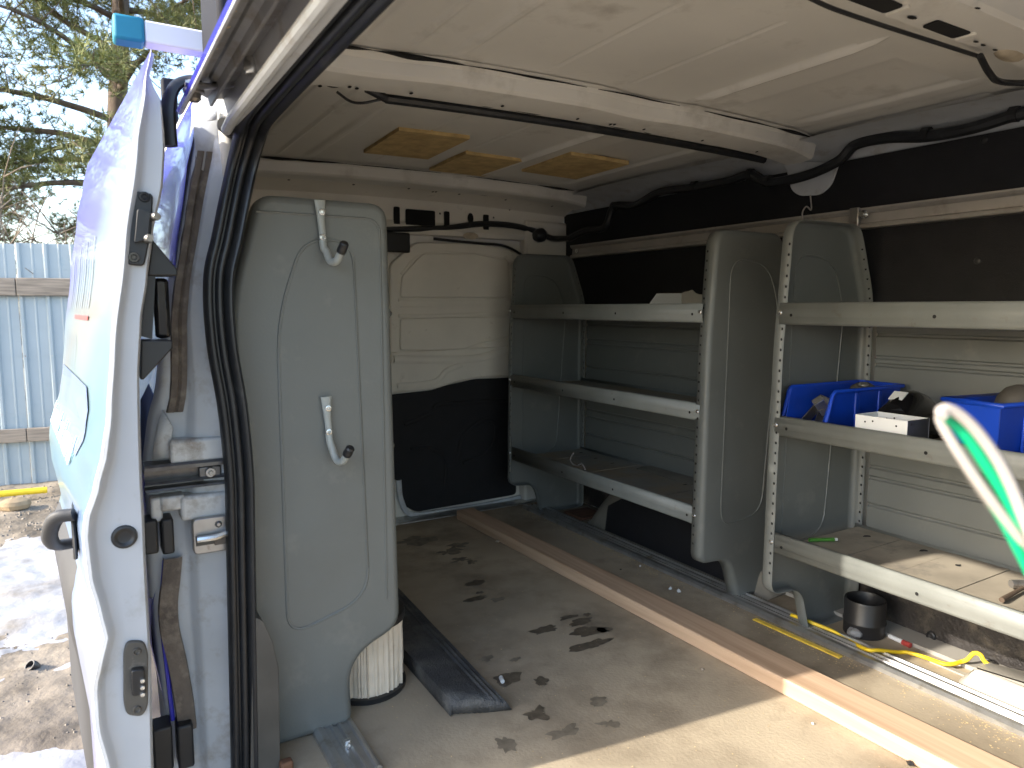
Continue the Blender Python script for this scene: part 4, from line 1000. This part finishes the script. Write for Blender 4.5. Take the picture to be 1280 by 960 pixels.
def shelf(unit, y0, y1, X0, dirx, zt, zb, depth, liner=False, m='grey'):
    x = lambda u: X0 + dirx * u
    pr = [(x(.012), zb - .006), (x(.004), zb - .004), (x(.0015), zb + .002), (x(.0015), zb + .013), (x(.0), zb + .016), (x(.0), zt - .016), (x(.0015), zt - .013), (x(.002), zt - .004), (x(.005), zt), (x(.012), zt), (x(.014), zt - .004), (x(.014), zb + .004), (x(.018), zb), (x(depth - .004), zb), (x(depth - .002), zb + .012)]
    mb = MB(); mb.strip(pr, y0, y1, 1)
    s = mb.build('shelf', m, unit, smooth=30, solid=.0014)
    hb = MB(); L = y1 - y0
    for f in (.035, .36, .64, .965): hb.disc((x(-.0012), y0 + L * f, (zt + zb) / 2 - .006), (-dirx, 0, 0), .0038, 10)
    hb.build('lip_hole', 'hole', s, smooth=0)
    for yy in (y0 + .006, y1 - .006):
        bb = MB(); bb.lathe([(0, .004), (.004, .003), (.006, 0)], (x(-.003), yy, (zt + zb) / 2), 10, axis=(-dirx, 0, 0)); bb.build('shelf_bolt', 'bolt', s)
    return s
LEVELS = ((.012, -.034), (-.263, -.306), (-.557, -.602))
def unit_right(y0, y1, label):
    u = thing('shelving_unit', label, 'shelving', (1.62, (y0 + y1) / 2, FLOOR), 'grey steel shelving units')
    end_panel(u, y1, -1, PANEL_R, BEAD_R, 1.435, 1)
    end_panel(u, y0, +1, PANEL_R, BEAD_R, 1.435, 1)
    sh = []
    for i, (zt, zb) in enumerate(LEVELS):
        sh.append(shelf(u, y0 + .022, y1 - .022, 1.4385, 1, zt, zb, .355, m='grey_worn'))
    # ribbed back sheet
    pr = []
    zs_ = [-.60]
    for g in (-.53, -.455, -.425, -.365, -.245, -.15, -.13, -.07): zs_ += [g - .006, g - .002, g + .002, g + .006]
    zs_.append(.0)
    for k, z in enumerate(zs_):
        j = (k - 1) % 4
        pr.append((1.7965 if (k in (0, len(zs_) - 1) or j in (0, 3)) else 1.8015, z))
    mb = MB(); mb.strip(pr, y0 + .05, y1 - .05, 1); mb.build('back_sheet', 'grey', u, smooth=20)
    # dust liners on the bottom shelf
    n = 8; L = (y1 - y0 - .06) / n
    for k in range(n):
        MB().box(1.4575, 1.788, y0 + .03 + k * L + .0012, y0 + .03 + (k + 1) * L - .0012, -.6005, -.5975 + .0006 * (k % 3)).build('liner_board', 'shelf_dust_tan' if y0 < .5 else 'shelf_dust', sh[2], smooth=0)
    mb = MB(); rnd = random.Random(int(y0 * 100) + 5)
    for k in range(n):
        for q in range(2):
            c = (1.50 + .22 * q + rnd.uniform(-.02, .04), y0 + .03 + (k + .5) * L + rnd.uniform(-.02, .02), -.5958)
            blob(mb, c, .010, .003 + rnd.random() * .005, rnd, z=-.5960, n=9)
    mb.build('liner_slot', 'hole', sh[2], smooth=0)
    for (zt, zb), s_ in list(zip(LEVELS, sh))[:2]:
        MB().box(1.4575, 1.788, y0 + .03, y1 - .03, zb + .0010, zb + .0022).build('dust_layer', 'shelf_dust', s_, smooth=0)
    return u
far_u = unit_right(1.369, 2.434, 'empty grey steel shelving unit beside the pale rear door')
near_u = unit_right(.097, 1.164, 'grey steel shelving unit holding blue bins on its middle shelf')
# small embossed logo strokes are too worn to read on the end panels
def left_unit():
    u = thing('shelving_unit', 'grey steel shelving unit with two hooks on its end panel', 'shelving', (.38, 1.85, FLOOR), 'grey steel shelving units')
    e = end_panel(u, 1.345, 1, PANEL_L, BEAD_L, .535, -1)
    end_panel(u, 2.41, -1, PANEL_L, BEAD_L, .535, -1)
    for zt, zb in LEVELS: shelf(u, 1.368, 2.388, .532, -1, zt, zb, .30)
    MB().strip([(.229, -.60), (.225, -.3), (.228, .0)], 1.40, 2.36).build('back_sheet', 'grey', u)
    mb = MB(); bl = rounded([(.03, -.60, 0), (.030, .172, .03), (.262, .172, 0)], 6); mb.tube([(.535 - u, 1.345, z) for u, z in bl], .0028, 6); mb.build('panel_bead', 'grey', e, smooth=60)
    # worn embossed mark
    mb = MB(); rnd = random.Random(12); p0 = at(360, 404, Y=1.345); p1 = at(430, 404, Y=1.345)
    mb.tube([(p0[0] + .008 + .007 * math.cos(k * .5236), 1.3448, p0[2] + .007 * math.sin(k * .5236)) for k in range(12)], .0008, 4, closed=True)
    for k in range(24):
        x = p0[0] + .024 + k * .0037; hgt = .006 if k % 3 else .009
        mb.tube([(x, 1.3448, p0[2] - .004), (x + rnd.uniform(-.001, .002), 1.3448, p0[2] - .004 + hgt)], .0007, 4)
    mb.build('worn_emboss', 'grey', e, smooth=60)
    for (ytop, ybot) in (((397, 250), (413, 330)), ((405, 496), (421, 575))):
        a = Vector(at(*ytop, Y=1.336)); b = Vector(at(*ybot, Y=1.336)); x = a.x + .004; zt = a.z; zb = b.z
        # flattened upper plate running into a bent round tail
        pth = smooth_path([(x, 1.336, zt), (x + .001, 1.336, zt - .03), (x + .003, 1.337, zt - .055), (x + .004, 1.334, zt - .085), (x + .008, 1.330, zb + .022), (x + .012, 1.318, zb + .004), (x + .018, 1.300, zb + .004), (x + .022, 1.282, zb + .022)], 5)
        nn = len(pth); mb = MB(); rows = []
        tprev = None
        for i, p in enumerate(pth):
            t = (pth[min(i + 1, nn - 1)] - pth[max(i - 1, 0)]).normalized(); w = Vector((1, 0, 0)); w = (w - t * t.x).normalized(); v = t.cross(w)
            f = min(1, i / (nn * .45)); bul = 1 - .22 * math.sin(f * math.pi) if i < nn * .5 else 1
            ra = (.0105 + (.0072 - .0105) * f) * bul; rb = .0035 + (.0072 - .0035) * f
            rows.append([p + w * math.cos(k * math.pi / 6) * ra + v * math.sin(k * math.pi / 6) * rb for k in range(12)])
        mb.grid(rows, True); mb.f.append(tuple(range(12))); mb.f.append(tuple(range((nn - 1) * 12, nn * 12)))
        hk = mb.build('hook', 'white_box' if False else 'grey_hook', u, smooth=60)
        for dz in (.022, .068):
            MB().lathe([(0, .002), (.0025, .002), (.0035, .004), (.0058, .0035), (.0065, 0)], (x + .002, 1.3325, zt - dz), 12, axis=(0, -1, 0)).build('hook_rivet', 'bolt', hk)
        d = (pth[-1] - pth[-4]).normalized()
        MB().lathe([(0, .018), (.006, .018), (.0085, .015), (.0085, .004), (.0090, .003), (.0090, -.003), (.0085, -.004)], pth[-1], 14, axis=d).build('hook_cap', 'black_plastic', hk)
    return u
mat('grey_hook', (.34, .36, .345), .40, var=.08)
left_unit()

# ================================================================== THINGS IN THE VAN
# pine stud on the floor
a, b = Vector((1.244, 2.505, 0)), Vector((1.289, .30, 0)); a2, b2 = Vector((1.318, 2.505, 0)), Vector((1.389, .30, 0))
H_ = .038
mb = MB(); n = 12; rows = []
for i in range(n + 1):
    t = i / n; l_ = a.lerp(b, t); r_ = a2.lerp(b2, t); z0 = FLOOR + .001; z1 = z0 + H_ + .001 * math.sin(t * 7)
    rows.append([(l_.x, l_.y, z0), (l_.x, l_.y, z1), (r_.x, r_.y, z1), (r_.x, r_.y, z0)])
mb.grid(rows, True); mb.f.append((0, 1, 2, 3)); mb.f.append(tuple(n * 4 + k for k in range(4)))
single(mb, 'timber_board', 'pine_board', (1.31, 1.4, FLOOR), 'long pale pine board lying on the van floor', 'timber', bevel=.003)
# air filter
fc = (.502, 1.478, FLOOR)
fl = thing('air_filter', 'dirty pleated cylindrical air filter under the grey shelf end', 'filter', fc)
NP = 78; mb = MB(); rows = []; rnd = random.Random(14); ph = [rnd.uniform(-.2, .2) for _ in range(NP)]; rr = [rnd.uniform(.9, 1.0) for _ in range(NP)]
for j in range(9):
    z = FLOOR + .012 + .150 * j / 8; row = []
    for k in range(NP * 2):
        i = k // 2
        ang = 2 * math.pi * (k + (ph[i] + .35 * nz(i, j * .35, 3, 1.0))) / (NP * 2)
        r = .0865 * (rr[i] if k % 2 == 0 else .925) + .002 * nz(i * .5, j * .6, 8)
        row.append((fc[0] + r * math.cos(ang), fc[1] + r * math.sin(ang), z))
    rows.append(row)
mb.grid(rows, True); mb.build('pleats', 'paper', fl, smooth=0)
MB().lathe([(.0, .0), (.088, .0), (.0895, .004), (.0895, .012), (.080, .013)], fc, 40).build('end_cap', 'black_plastic', fl)
MB().lathe([(.080, .160), (.0895, .161), (.0895, .173), (.088, .176), (.05, .176), (.048, .165)], fc, 40).build('end_cap', 'black_plastic', fl)
# black sill cover
sc_o = Vector((.612, 1.262, 0)); 
def stp(u, v): # u across 0..1, v along metres
    return Vector((.612 + .008 * v / .6 + u * (.118 + .03 * (v / .7)), 1.262 - .045 * u + v, 0))
rows = []
prof = [(-.02, .001), (-.01, .018), (.0, .033), (.06, .035), (.12, .034)] + [(.12 + .045 * k, .034 - .0005 * k + (.0016 if k % 2 else 0)) for k in range(1, 10)] + [(.57, .029), (.66, .026), (.69, .029), (.72, .025), (.76, .0245), (.79, .0275), (.82, .022), (.87, .020), (.90, .0225), (.93, .016), (1.0, .003)]
for j in range(15):
    v = .70 * j / 14; rows.append([(lambda p: (p.x, p.y, FLOOR + h + .0005 + (.002 * nz(u * 3, v * 6, 1))))(stp(u, v)) for u, h in prof])
mb = MB(); mb.grid(rows)
fr = rows[0]; mb.grid([[(x, y, z) for x, y, z in fr], [(x, y + .004, max(FLOOR + .0005, z - .030)) for x, y, z in fr]])
mat('sill_black', (.055, .056, .058), .6, var=.3, vscale=22, dirt=(.15, .145, .13), dscale=13, dlo=.48, dhi=.74, bump=.5, bscale=260)
single(mb, 'sill_cover', 'sill_black', (.68, 1.6, FLOOR), 'ribbed black plastic sill cover lying loose on the floor', 'trim', smooth=40, solid=.002)
# yellow strip
a = Vector((1.527, 1.252, FLOOR + .003)); b = Vector((1.534, .997, FLOOR + .003)); d = (b - a) / 2
single(MB().obox((a + b) / 2, d, (.0075, 0, 0), (0, 0, .0022)), 'yellow_strip', 'yellow_wood', tuple((a + b) / 2 + Vector((0, 0, -.002))), 'straight yellow strip lying beside the floor track', 'strip', bevel=.001)
# yellow cord
zc = FLOOR + .006
cp = [(1.60, 1.19, FLOOR + .021), (1.602, 1.164, FLOOR + .022), (1.627, 1.083, FLOOR + .012), (1.625, 1.03, zc), (1.590, .965, FLOOR + .022), (1.615, .952, FLOOR + .02), (1.672, .938, zc), (1.692, .925, zc), (1.70, .89, zc + .002), (1.698, .845, zc + .006), (1.713, .828, zc + .008), (1.735, .822, zc + .010), (1.742, .812, zc + .018), (1.752, .803, zc + .035), (1.755, .790, zc + .036), (1.748, .775, zc + .026), (1.742, .735, zc + .020), (1.735, .69, zc + .016), (1.73, .60, zc + .012), (1.72, .45, zc)]
mb = MB(); mb.tube(smooth_path(cp, 6), .0048, 8); single(mb, 'extension_cord', 'yellow', (1.65, .9, FLOOR), 'yellow cord snaking along the floor below the shelves', 'cord')
# hose cuff
cc = (1.712, 1.052, FLOOR)
mb = MB(); mb.lathe([(.047, .0), (.050, .002), (.050, .03), (.0525, .034), (.0525, .038), (.050, .042), (.0505, .09), (.049, .094), (.0465, .094), (.045, .09), (.045, .004), (0, .004)], cc, 30)
single(mb, 'hose_cuff', 'black_plastic', cc, 'short black plastic hose cuff standing open on the floor', 'cuff', smooth=40)
# clear film beside it
mb = MB(); c = at(1069, 797, Z=FLOOR); rows = []
for i in range(6): rows.append([(c[0] + .022 * math.cos(k * .628) * math.sin(math.pi * (i + .5) / 6) * (1 + .5 * nz(k, i, 2, .9)), c[1] + .02 * math.sin(k * .628) * math.sin(math.pi * (i + .5) / 6), FLOOR + .014 + .013 * math.cos(math.pi * (i + .5) / 6) * (1 + .4 * nz(i, k, 7, .9))) for k in range(10)])
mb.grid(rows, True); single(mb, 'plastic_film', 'clear_film', (c[0], c[1], FLOOR), 'crumpled scrap of clear plastic beside the hose cuff', 'film', smooth=20)
# red-capped marker
a = Vector(at(1112, 795, Z=FLOOR + .007)); b = Vector(at(1138, 807, Z=FLOOR + .007)); mk = thing('marker', 'white marker with a red cap on the floor by the wall', 'marker', (a.x, a.y, FLOOR + .0))
MB().cyl(a, a.lerp(b, .62), .006, 12).build('barrel', 'white_box', mk); MB().cyl(a.lerp(b, .64), b, .0068, 12).build('cap', 'red_ink', mk)
# white plastic tray panel at the doorway side of the track
pts = [(1.655, .79), (1.70, .80), (1.76, .795), (1.80, .70), (1.79, .42), (1.655, .42)]
mb = MB(); q = rounded([(x, y, .03) for x, y in pts], 5); n = len(q); q2 = inset(q, .028)
cx_ = [(x, y, FLOOR + .001) for x, y in q]; mb.grid([cx_, [(x, y, FLOOR + .036) for x, y in q2], [(x, y, FLOOR + .040) for x, y in inset(q, .034)]], True); mb.f.append(tuple(range(2 * n, 3 * n)))
single(mb, 'plastic_cover', 'white_plastic', (1.72, .6, FLOOR), 'off white moulded plastic cover lying beside the floor track', 'cover', smooth=40)
part(MB().box(1.700, 1.716, .76, .875, FLOOR + .0005, FLOOR + .004), 'edge_strip', 'white_plastic', floor)
# blue bins
def bin_(name_label, corner_fn, W, L, Hh, low_front):
    """corner_fn maps (u across, v depth, h) to a point; open hopper bin with a cut-down front"""
    t = thing('storage_bin', name_label, 'bin', corner_fn(.5 * W, .5 * L, 0), 'blue storage bins on the shelf')
    tp = .10; th = .003
    def sh(inset_, top):
        w0, w1 = inset_ + .008, W - .008 - inset_
        return w0, w1
    mb = MB()
    def wall(pts_out, nrm):
        P = [Vector(corner_fn(*p)) for p in pts_out]; Q = [Vector(corner_fn(p[0] + nrm[0] * th, p[1] + nrm[1] * th, p[2])) for p in pts_out]; n = len(P)
        mb.add(P + Q, [tuple(range(n)), tuple(range(n, 2 * n))[::-1]] + [(i, (i + 1) % n, n + (i + 1) % n, n + i) for i in range(n)])
    fl_ = .008; cut = L * .13; lf = Hh * low_front
    # left, right walls with a sloped hopper front; front lip; back wall; base
    for s in (0, 1):
        u0 = lambda h: (fl_ * (1 - h / Hh)) if s == 0 else W - fl_ * (1 - h / Hh)
        wall([(u0(0), .012, 0), (u0(0), L - .012, 0), (u0(Hh), L, Hh), (u0(Hh), cut, Hh), (u0(Hh * .9), cut * .80, Hh * .92), (u0(lf), cut * .35, lf * 1.3), (u0(lf), .004, lf)], (1 if s == 0 else -1, 0))
    wall([(fl_, .012, 0), (W - fl_, .012, 0), (W - fl_ * (1 - low_front), .003, lf), (fl_ * (1 - low_front), .003, lf)], (0, 1))
    wall([(fl_, L - .012, 0), (W - fl_, L - .012, 0), (W, L, Hh), (0, L, Hh)], (0, -1))
    P = [corner_fn(u, v, .002) for u, v in ((fl_, .012), (W - fl_, .012), (W - fl_, L - .012), (fl_, L - .012))]; mb.add(P, [(0, 1, 2, 3)])
    mb.build('body', 'blue_bin', t, smooth=20, bevel=.0012)
    rim = MB()
    pr = [(0, .004, lf), (-.002, cut * .35, lf * 1.3), (-.002, cut * .80, Hh * .92), (-.002, cut, Hh), (-.003, L + .002, Hh), (W + .003, L + .002, Hh), (W + .002, cut, Hh), (W + .002, cut * .80, Hh * .92), (W + .002, cut * .35, lf * 1.3), (W, .004, lf)]
    rim.tube([corner_fn(*p) for p in pr] , .0052, 6, closed=True); rim.build('rim', 'blue_bin', t, smooth=60)
    for s in (0, 1):
        for v in (.42, .72):
            u = -.001 if s == 0 else W - .003
            r_ = MB(); r_.obox(corner_fn(u + .002, L * v, Hh * .52), Vector(corner_fn(.003, 0, 0)) - Vector(corner_fn(0, 0, 0)), Vector(corner_fn(0, .008, 0)) - Vector(corner_fn(0, 0, 0)), (0, 0, Hh * .42)); r_.build('side_rib', 'blue_bin', t, bevel=.002)
    return t
ZM = -.306 + .0025
def frame(ox, oy, ang):
    c, s = math.cos(ang), math.sin(ang)       # u runs towards -Y (to the right in the picture), v towards the wall
    return lambda u, v, h: (ox + s * u * -1 + c * v, oy - c * u + -s * v, ZM + h)
f1 = frame(1.458, 1.142, R(1)); 
bin_('blue hopper bin with sloped open front holding metal scraps, beside the shelf end', f1, .118, .305, .108, .28)
f2b = frame(1.765, .624, R(180 + 8))
bin_('blue storage bin turned with its tall back to the shelf edge', f2b, .112, .285, .118, .30)
# scraps in the first bin
rnd = random.Random(31)
scr = []
for k, (u, v, w, l_, tilt, mname) in enumerate(((.035, .06, .03, .05, .7, 'steel'), (.07, .075, .035, .05, -.5, 'steel'), (.05, .11, .04, .04, .3, 'alu'), (.085, .04, .02, .04, 1.0, 'bolt'))):
    c = Vector(f1(u, v, .035 + .012 * k)); mb = MB(); ax = Vector((math.cos(k), math.sin(k) * .6, tilt)).normalized(); ay = ax.cross(Vector((.3, .8, .5))).normalized()
    mb.obox(c, ax * l_ * .7, ay * w * .6, ax.cross(ay) * .0012); c2_ = c + ax * l_ * .68; mb.obox(c2_ + ax.cross(ay) * .010, ax * .0012, ay * w * .6, ax.cross(ay) * .010)
    single(mb, 'metal_bracket', mname, tuple(c), ('bent grey metal bracket among scraps in the blue hopper bin' if mname == 'steel' else 'flat aluminium scrap in the blue hopper bin' if mname == 'alu' else 'small shiny metal clip in the blue hopper bin'), 'bracket', 'metal brackets in the hopper bin' if mname == 'steel' else None)
c = Vector(f1(.062, .235, .085)); mb = MB(); mb.lathe([(0, .028), (.018, .027), (.032, .016), (.036, 0), (.03, -.03)], c, 18, axis=(-.3, -.2, 1)); co = single(mb, 'plug_disc', 'dark_trim', tuple(c), 'dark round fitting at the back of the blue hopper bin', 'fitting')
mb = MB(); mb.lathe([(0, .030), (.010, .0305), (.012, .028)], c, 12, axis=(-.3, -.2, 1)); mb.build('metal_centre', 'bolt', co)
# black moulded thing between the bins
c = Vector(f1(.19, .15, 0)); mb = MB(); rows = []
for i in range(9):
    t = i / 8; rows.append([(1.57 + .17 * t, c.y - .022 + (.044 - .008 * t) * math.cos(math.pi * k / 8), ZM + (.050 + .062 * math.sin(math.pi * min(1, .15 + t * .8)) ** .7) * math.sin(math.pi * k / 8) ** .6) for k in range(9)])
mb.grid(rows); mb.f.append(tuple(range(9))); mb.f.append(tuple(range(72, 81)))
bk = single(mb, 'plastic_shell', 'black_gloss', (1.60, c.y, ZM), 'glossy black plastic shell between the two blue bins', 'shell', smooth=50)
lc = Vector((1.600, c.y - .018, ZM + .102)); MB().obox(lc, (.012, 0, .008), (0, .016, 0), (-.0006, 0, .001)).build('paper_label', 'white_box', bk)
# white steel box
def jbox():
    x0, x1, y0, y1, z0, z1 = 1.462, 1.545, .828, .945, ZM, ZM + .068
    t = thing('junction_box', 'open white metal box with small holes in front of the bins', 'box', ((x0 + x1) / 2, (y0 + y1) / 2, ZM))
    th = .0016
    for b in ((x0, x0 + th, y0, y1), (x1 - th, x1, y0, y1), (x0 + th, x1 - th, y0, y0 + th), (x0 + th, x1 - th, y1 - th, y1)):
        MB().box(*b, z0, z1).build('side', 'white_box' if b[2] != y0 or b[3] == y1 else 'steel', t)
    MB().box(x0 + th, x1 - th, y0 + th, y1 - th, z0, z0 + th).build('base', 'white_box', t)
    mb = MB()
    for (u, v) in ((.2, .3), (.2, .8), (.5, .55), (.8, .3), (.8, .8), (.65, .85)): mb.disc((x0 - .0006, y0 + (y1 - y0) * u, z0 + (z1 - z0) * v), (-1, 0, 0), .0022, 8); mb.disc((x1 - th - .0006, y0 + (y1 - y0) * u, z0 + (z1 - z0) * v), (-1, 0, 0), .0022, 8)
    mb.build('knockout', 'hole', t, smooth=0)
jbox()
# dark thing in second bin
c = Vector(f2b(.045, .16, .10)); mb = MB(); rows = []
for i in range(7): rows.append([(c.x + (.04 + .01 * nz(i, k, 2, .7)) * math.cos(k * .524) * math.sin(math.pi * (i + .3) / 7), c.y + .045 * math.sin(k * .524) * math.sin(math.pi * (i + .3) / 7), c.z + .05 * math.cos(math.pi * (i + .3) / 7)) for k in range(12)])
mb.grid(rows, True); single(mb, 'glove', 'dark_trim', tuple(c), 'dark crumpled glove sticking out of a blue bin', 'glove', smooth=60)
# white tray on the top shelf of the far unit
x0, x1, y0, y1 = 1.56, 1.70, 1.40, 1.735; z0 = -.034 + .0025
tw = thing('white_tray', 'white cardboard tray with torn edge on the top shelf', 'tray', ((x0 + x1) / 2, (y0 + y1) / 2, z0))
mb = MB(); n = 22
top = [(y1 - (y1 - y0) * i / n, z0 + .080 + .006 * math.sin(i * .8) + (.006 if i % 7 == 3 else 0)) for i in range(n + 1)]
mb.prism([(y1, z0)] + top + [(y0, z0)], 'x', x1 - .003, x1); mb.build('back', 'white_plastic', tw)
MB().prism([(y1, z0), (y1, z0 + .045), (y0, z0 + .045), (y0, z0)], 'x', x0, x0 + .003).build('front', 'white_box', tw)
MB().prism([(x0, z0), (x0, z0 + .045), (x0 + .03, z0 + .078), (x1, z0 + .080), (x1, z0)], 'y', y1, y1 + .003).build('end', 'white_box', tw)
MB().box(x0 + .003, x1 - .003, y0, y1, z0, z0 + .003).build('base', 'white_box', tw)
# small things on the shelves
c = Vector(at(1006, 674, X=1.62)); a = Vector((1.555, 1.115, -.590)); b = Vector((1.615, 1.085, -.590))
pn = thing('pen', 'bright green pen on the bottom shelf in the corner', 'pen', ((a.x + b.x) / 2, (a.y + b.y) / 2, -.5965)); MB().cyl(a, b, .0048, 10).build('barrel', 'green_pen', pn); MB().cyl(b, b + (b - a) * .12, .004, 10).build('tip', 'white_box', pn)
a = Vector(at(1252, 750, Z=-.588)); b = Vector(at(1282, 733, Z=-.588)); sd = thing('hammer', 'small hammer with brown handle on the dusty bottom shelf', 'hammer', (a.x, a.y, -.5965))
MB().tube([a, a.lerp(b, .5), b], [.0055, .0045, .004], 10).build('handle', 'old_wood', sd); MB().cyl(b + Vector((-.028, .016, .006)), b + Vector((.028, -.016, .006)), .0085, 12).build('head', 'steel', sd)
for pts in ([(717, 566), (713, 574), (716, 580), (720, 582)], [(722, 582), (727, 580), (731, 586), (729, 590)]):
    P = [at(px, py, X=1.52) for px, py in pts]; P = [(p[0], p[1], max(p[2], -.594)) for p in P]
    mb = MB(); mb.tube(smooth_path(P, 5), .0028, 6); single(mb, 'wire_scrap', 'white_wire', (P[-1][0], P[-1][1], -.5975), 'short curled white wire offcut on the empty bottom shelf', 'wire', 'white wire offcuts')
mb = MB(); blob(mb, (1.62, .93, -.5950), .02, .006, random.Random(3), z=-.5950, n=12)
# wood scrap below the far shelf
single(MB().box(1.66, 1.78, 2.225, 2.345, FLOOR + .001, FLOOR + .012), 'wood_scrap', 'wood_dark', (1.72, 2.29, FLOOR), 'reddish brown wood scrap beneath the far end of the empty shelving', 'scrap', bevel=.002)
# white crumbs
for i, (px, py, s, m, lab, cat) in enumerate(((838, 736, .008, 'white_box', 'rounder of two white plastic chips lying together beside the track', 'chip'), (848, 739, .010, 'white_box', 'larger of two white plastic chips lying together beside the track', 'chip'), (800, 708, .006, 'white_box', 'single small white plastic chip apart from the other two', 'chip'),
         (722, 665, .008, 'black_plastic', 'small black plastic bit on the far floor track', 'bit'), (776, 712, .005, 'black_plastic', 'tiny dark nut on the floor by the pine board', 'nut'), (622, 677, .013, 'dust_chip', 'tan crumb against the side of the pine board', 'crumb'), (878, 837, .006, 'dust_chip', 'brown pebble alone on the open floor', 'pebble'), (1138, 955, .010, 'black_plastic', 'dark twisted metal shaving against the pine board', 'shaving'), (1016, 905, .004, 'white_box', 'white crumb beside the sunlit board', 'crumb'))):
    c = at(px, py, Z=FLOOR + s * .4); mb = MB(); pebble(mb, (c[0], c[1], FLOOR + s * .55), s, random.Random(i + 40))
    single(mb, 'floor_chip', m, (c[0], c[1], FLOOR), lab, cat, 'white plastic chips' if cat == 'chip' else None, smooth=0)
c = at(627, 850, Z=FLOOR + .006); single(MB().cyl((c[0] - .002, c[1] - .008, FLOOR + .0065), (c[0] + .004, c[1] + .010, FLOOR + .0065), .0050, 10), 'wall_plug', 'white_box', (c[0], c[1], FLOOR), 'small white plastic plug in a damp patch', 'plug')
single(MB().box(.262, .285, 1.255, 1.275, FLOOR + .0005, FLOOR + .02), 'brick_crumb', 'wood_dark', (.27, 1.265, FLOOR), 'reddish crumb at the foot of the dark jamb trim', 'crumb', bevel=.004)
# sawdust along the track and over the floor
mb = MB(); rnd = random.Random(77)
for i in range(2600):
    y = rnd.uniform(.6, 2.45); x = 1.553 - abs(rnd.gauss(0, .035)); 
    if nz(x, y, 3, 3.0) < -.05 and rnd.random() < .75: continue
    if abs(x - 1.53) < .012 and .99 < y < 1.26: continue
    s = rnd.uniform(.0008, .0022); a = rnd.uniform(0, 3.14)
    mb.add([(x + s * math.cos(a + q), y + s * 1.4 * math.sin(a + q), FLOOR + .0006 + rnd.random() * .0012) for q in (0, 2.1, 4.2)], [(0, 1, 2)])
for i in range(900):
    x = rnd.uniform(.45, 1.5); y = rnd.uniform(.55, 2.5); s = rnd.uniform(.0008, .0022); a = rnd.uniform(0, 3.14)
    mb.add([(x + s * math.cos(a + q), y + s * math.sin(a + q), FLOOR + .0012 + rnd.random() * .001) for q in (0, 2.1, 4.2)], [(0, 1, 2)])
o = mb.build('sawdust', 'sawdust', smooth=0); o['kind'] = 'stuff'; tag(o, 'fine sawdust scattered over the van floor along the track', 'sawdust')
# insulated wires rising in front of the shelves, close to the lens
def ray_pt(px, py, t):
    d = ray(px, py); return Vector((d[0] * t, d[1] * t, d[2] * t))
lp = thing('electrical_wire', 'looped bundle of green and white electrical wires rising in front of the shelves', 'wire', (.36, -.05, FLOOR))
def strand(pix, r, m, name, dt):
    pts = [ray_pt(px, py, T + dt) for px, py in pix] + [ray_pt(1345 + dt * 800, 830, T + dt), ray_pt(1420, 1000, T + dt)]
    tail = [Vector((.42, .05, -.45)), Vector((.40, .0, -.68)), Vector((.40, -.05, FLOOR + .012)), Vector((.44, -.16, FLOOR + r))]
    mb = MB(); mb.tube(smooth_path(pts + tail, 7), r, 8); mb.build(name, m, lp, smooth=60)
T = .34
strand([(1181, 521), (1176, 515), (1184, 511), (1200, 519), (1222, 540), (1247, 575), (1265, 610), (1279, 645), (1292, 680)], .0028, 'white_wire', 'white_strand', -.004)
strand([(1178, 517), (1176, 526), (1190, 552), (1210, 583), (1232, 615), (1254, 645), (1275, 672), (1300, 705)], .0026, 'white_wire', 'white_strand', .004)
strand([(1184, 522), (1196, 531), (1212, 550), (1234, 583), (1256, 618), (1274, 650), (1294, 684)], .0031, 'green_wire', 'green_strand', .002)
strand([(1196, 565), (1216, 598), (1238, 630), (1262, 660), (1290, 692)], .0024, 'bare_wire', 'bare_strand', .010)
strand([(1240, 626), (1248, 640), (1262, 665), (1280, 700), (1300, 740)], .0027, 'green_wire', 'green_strand', .007)
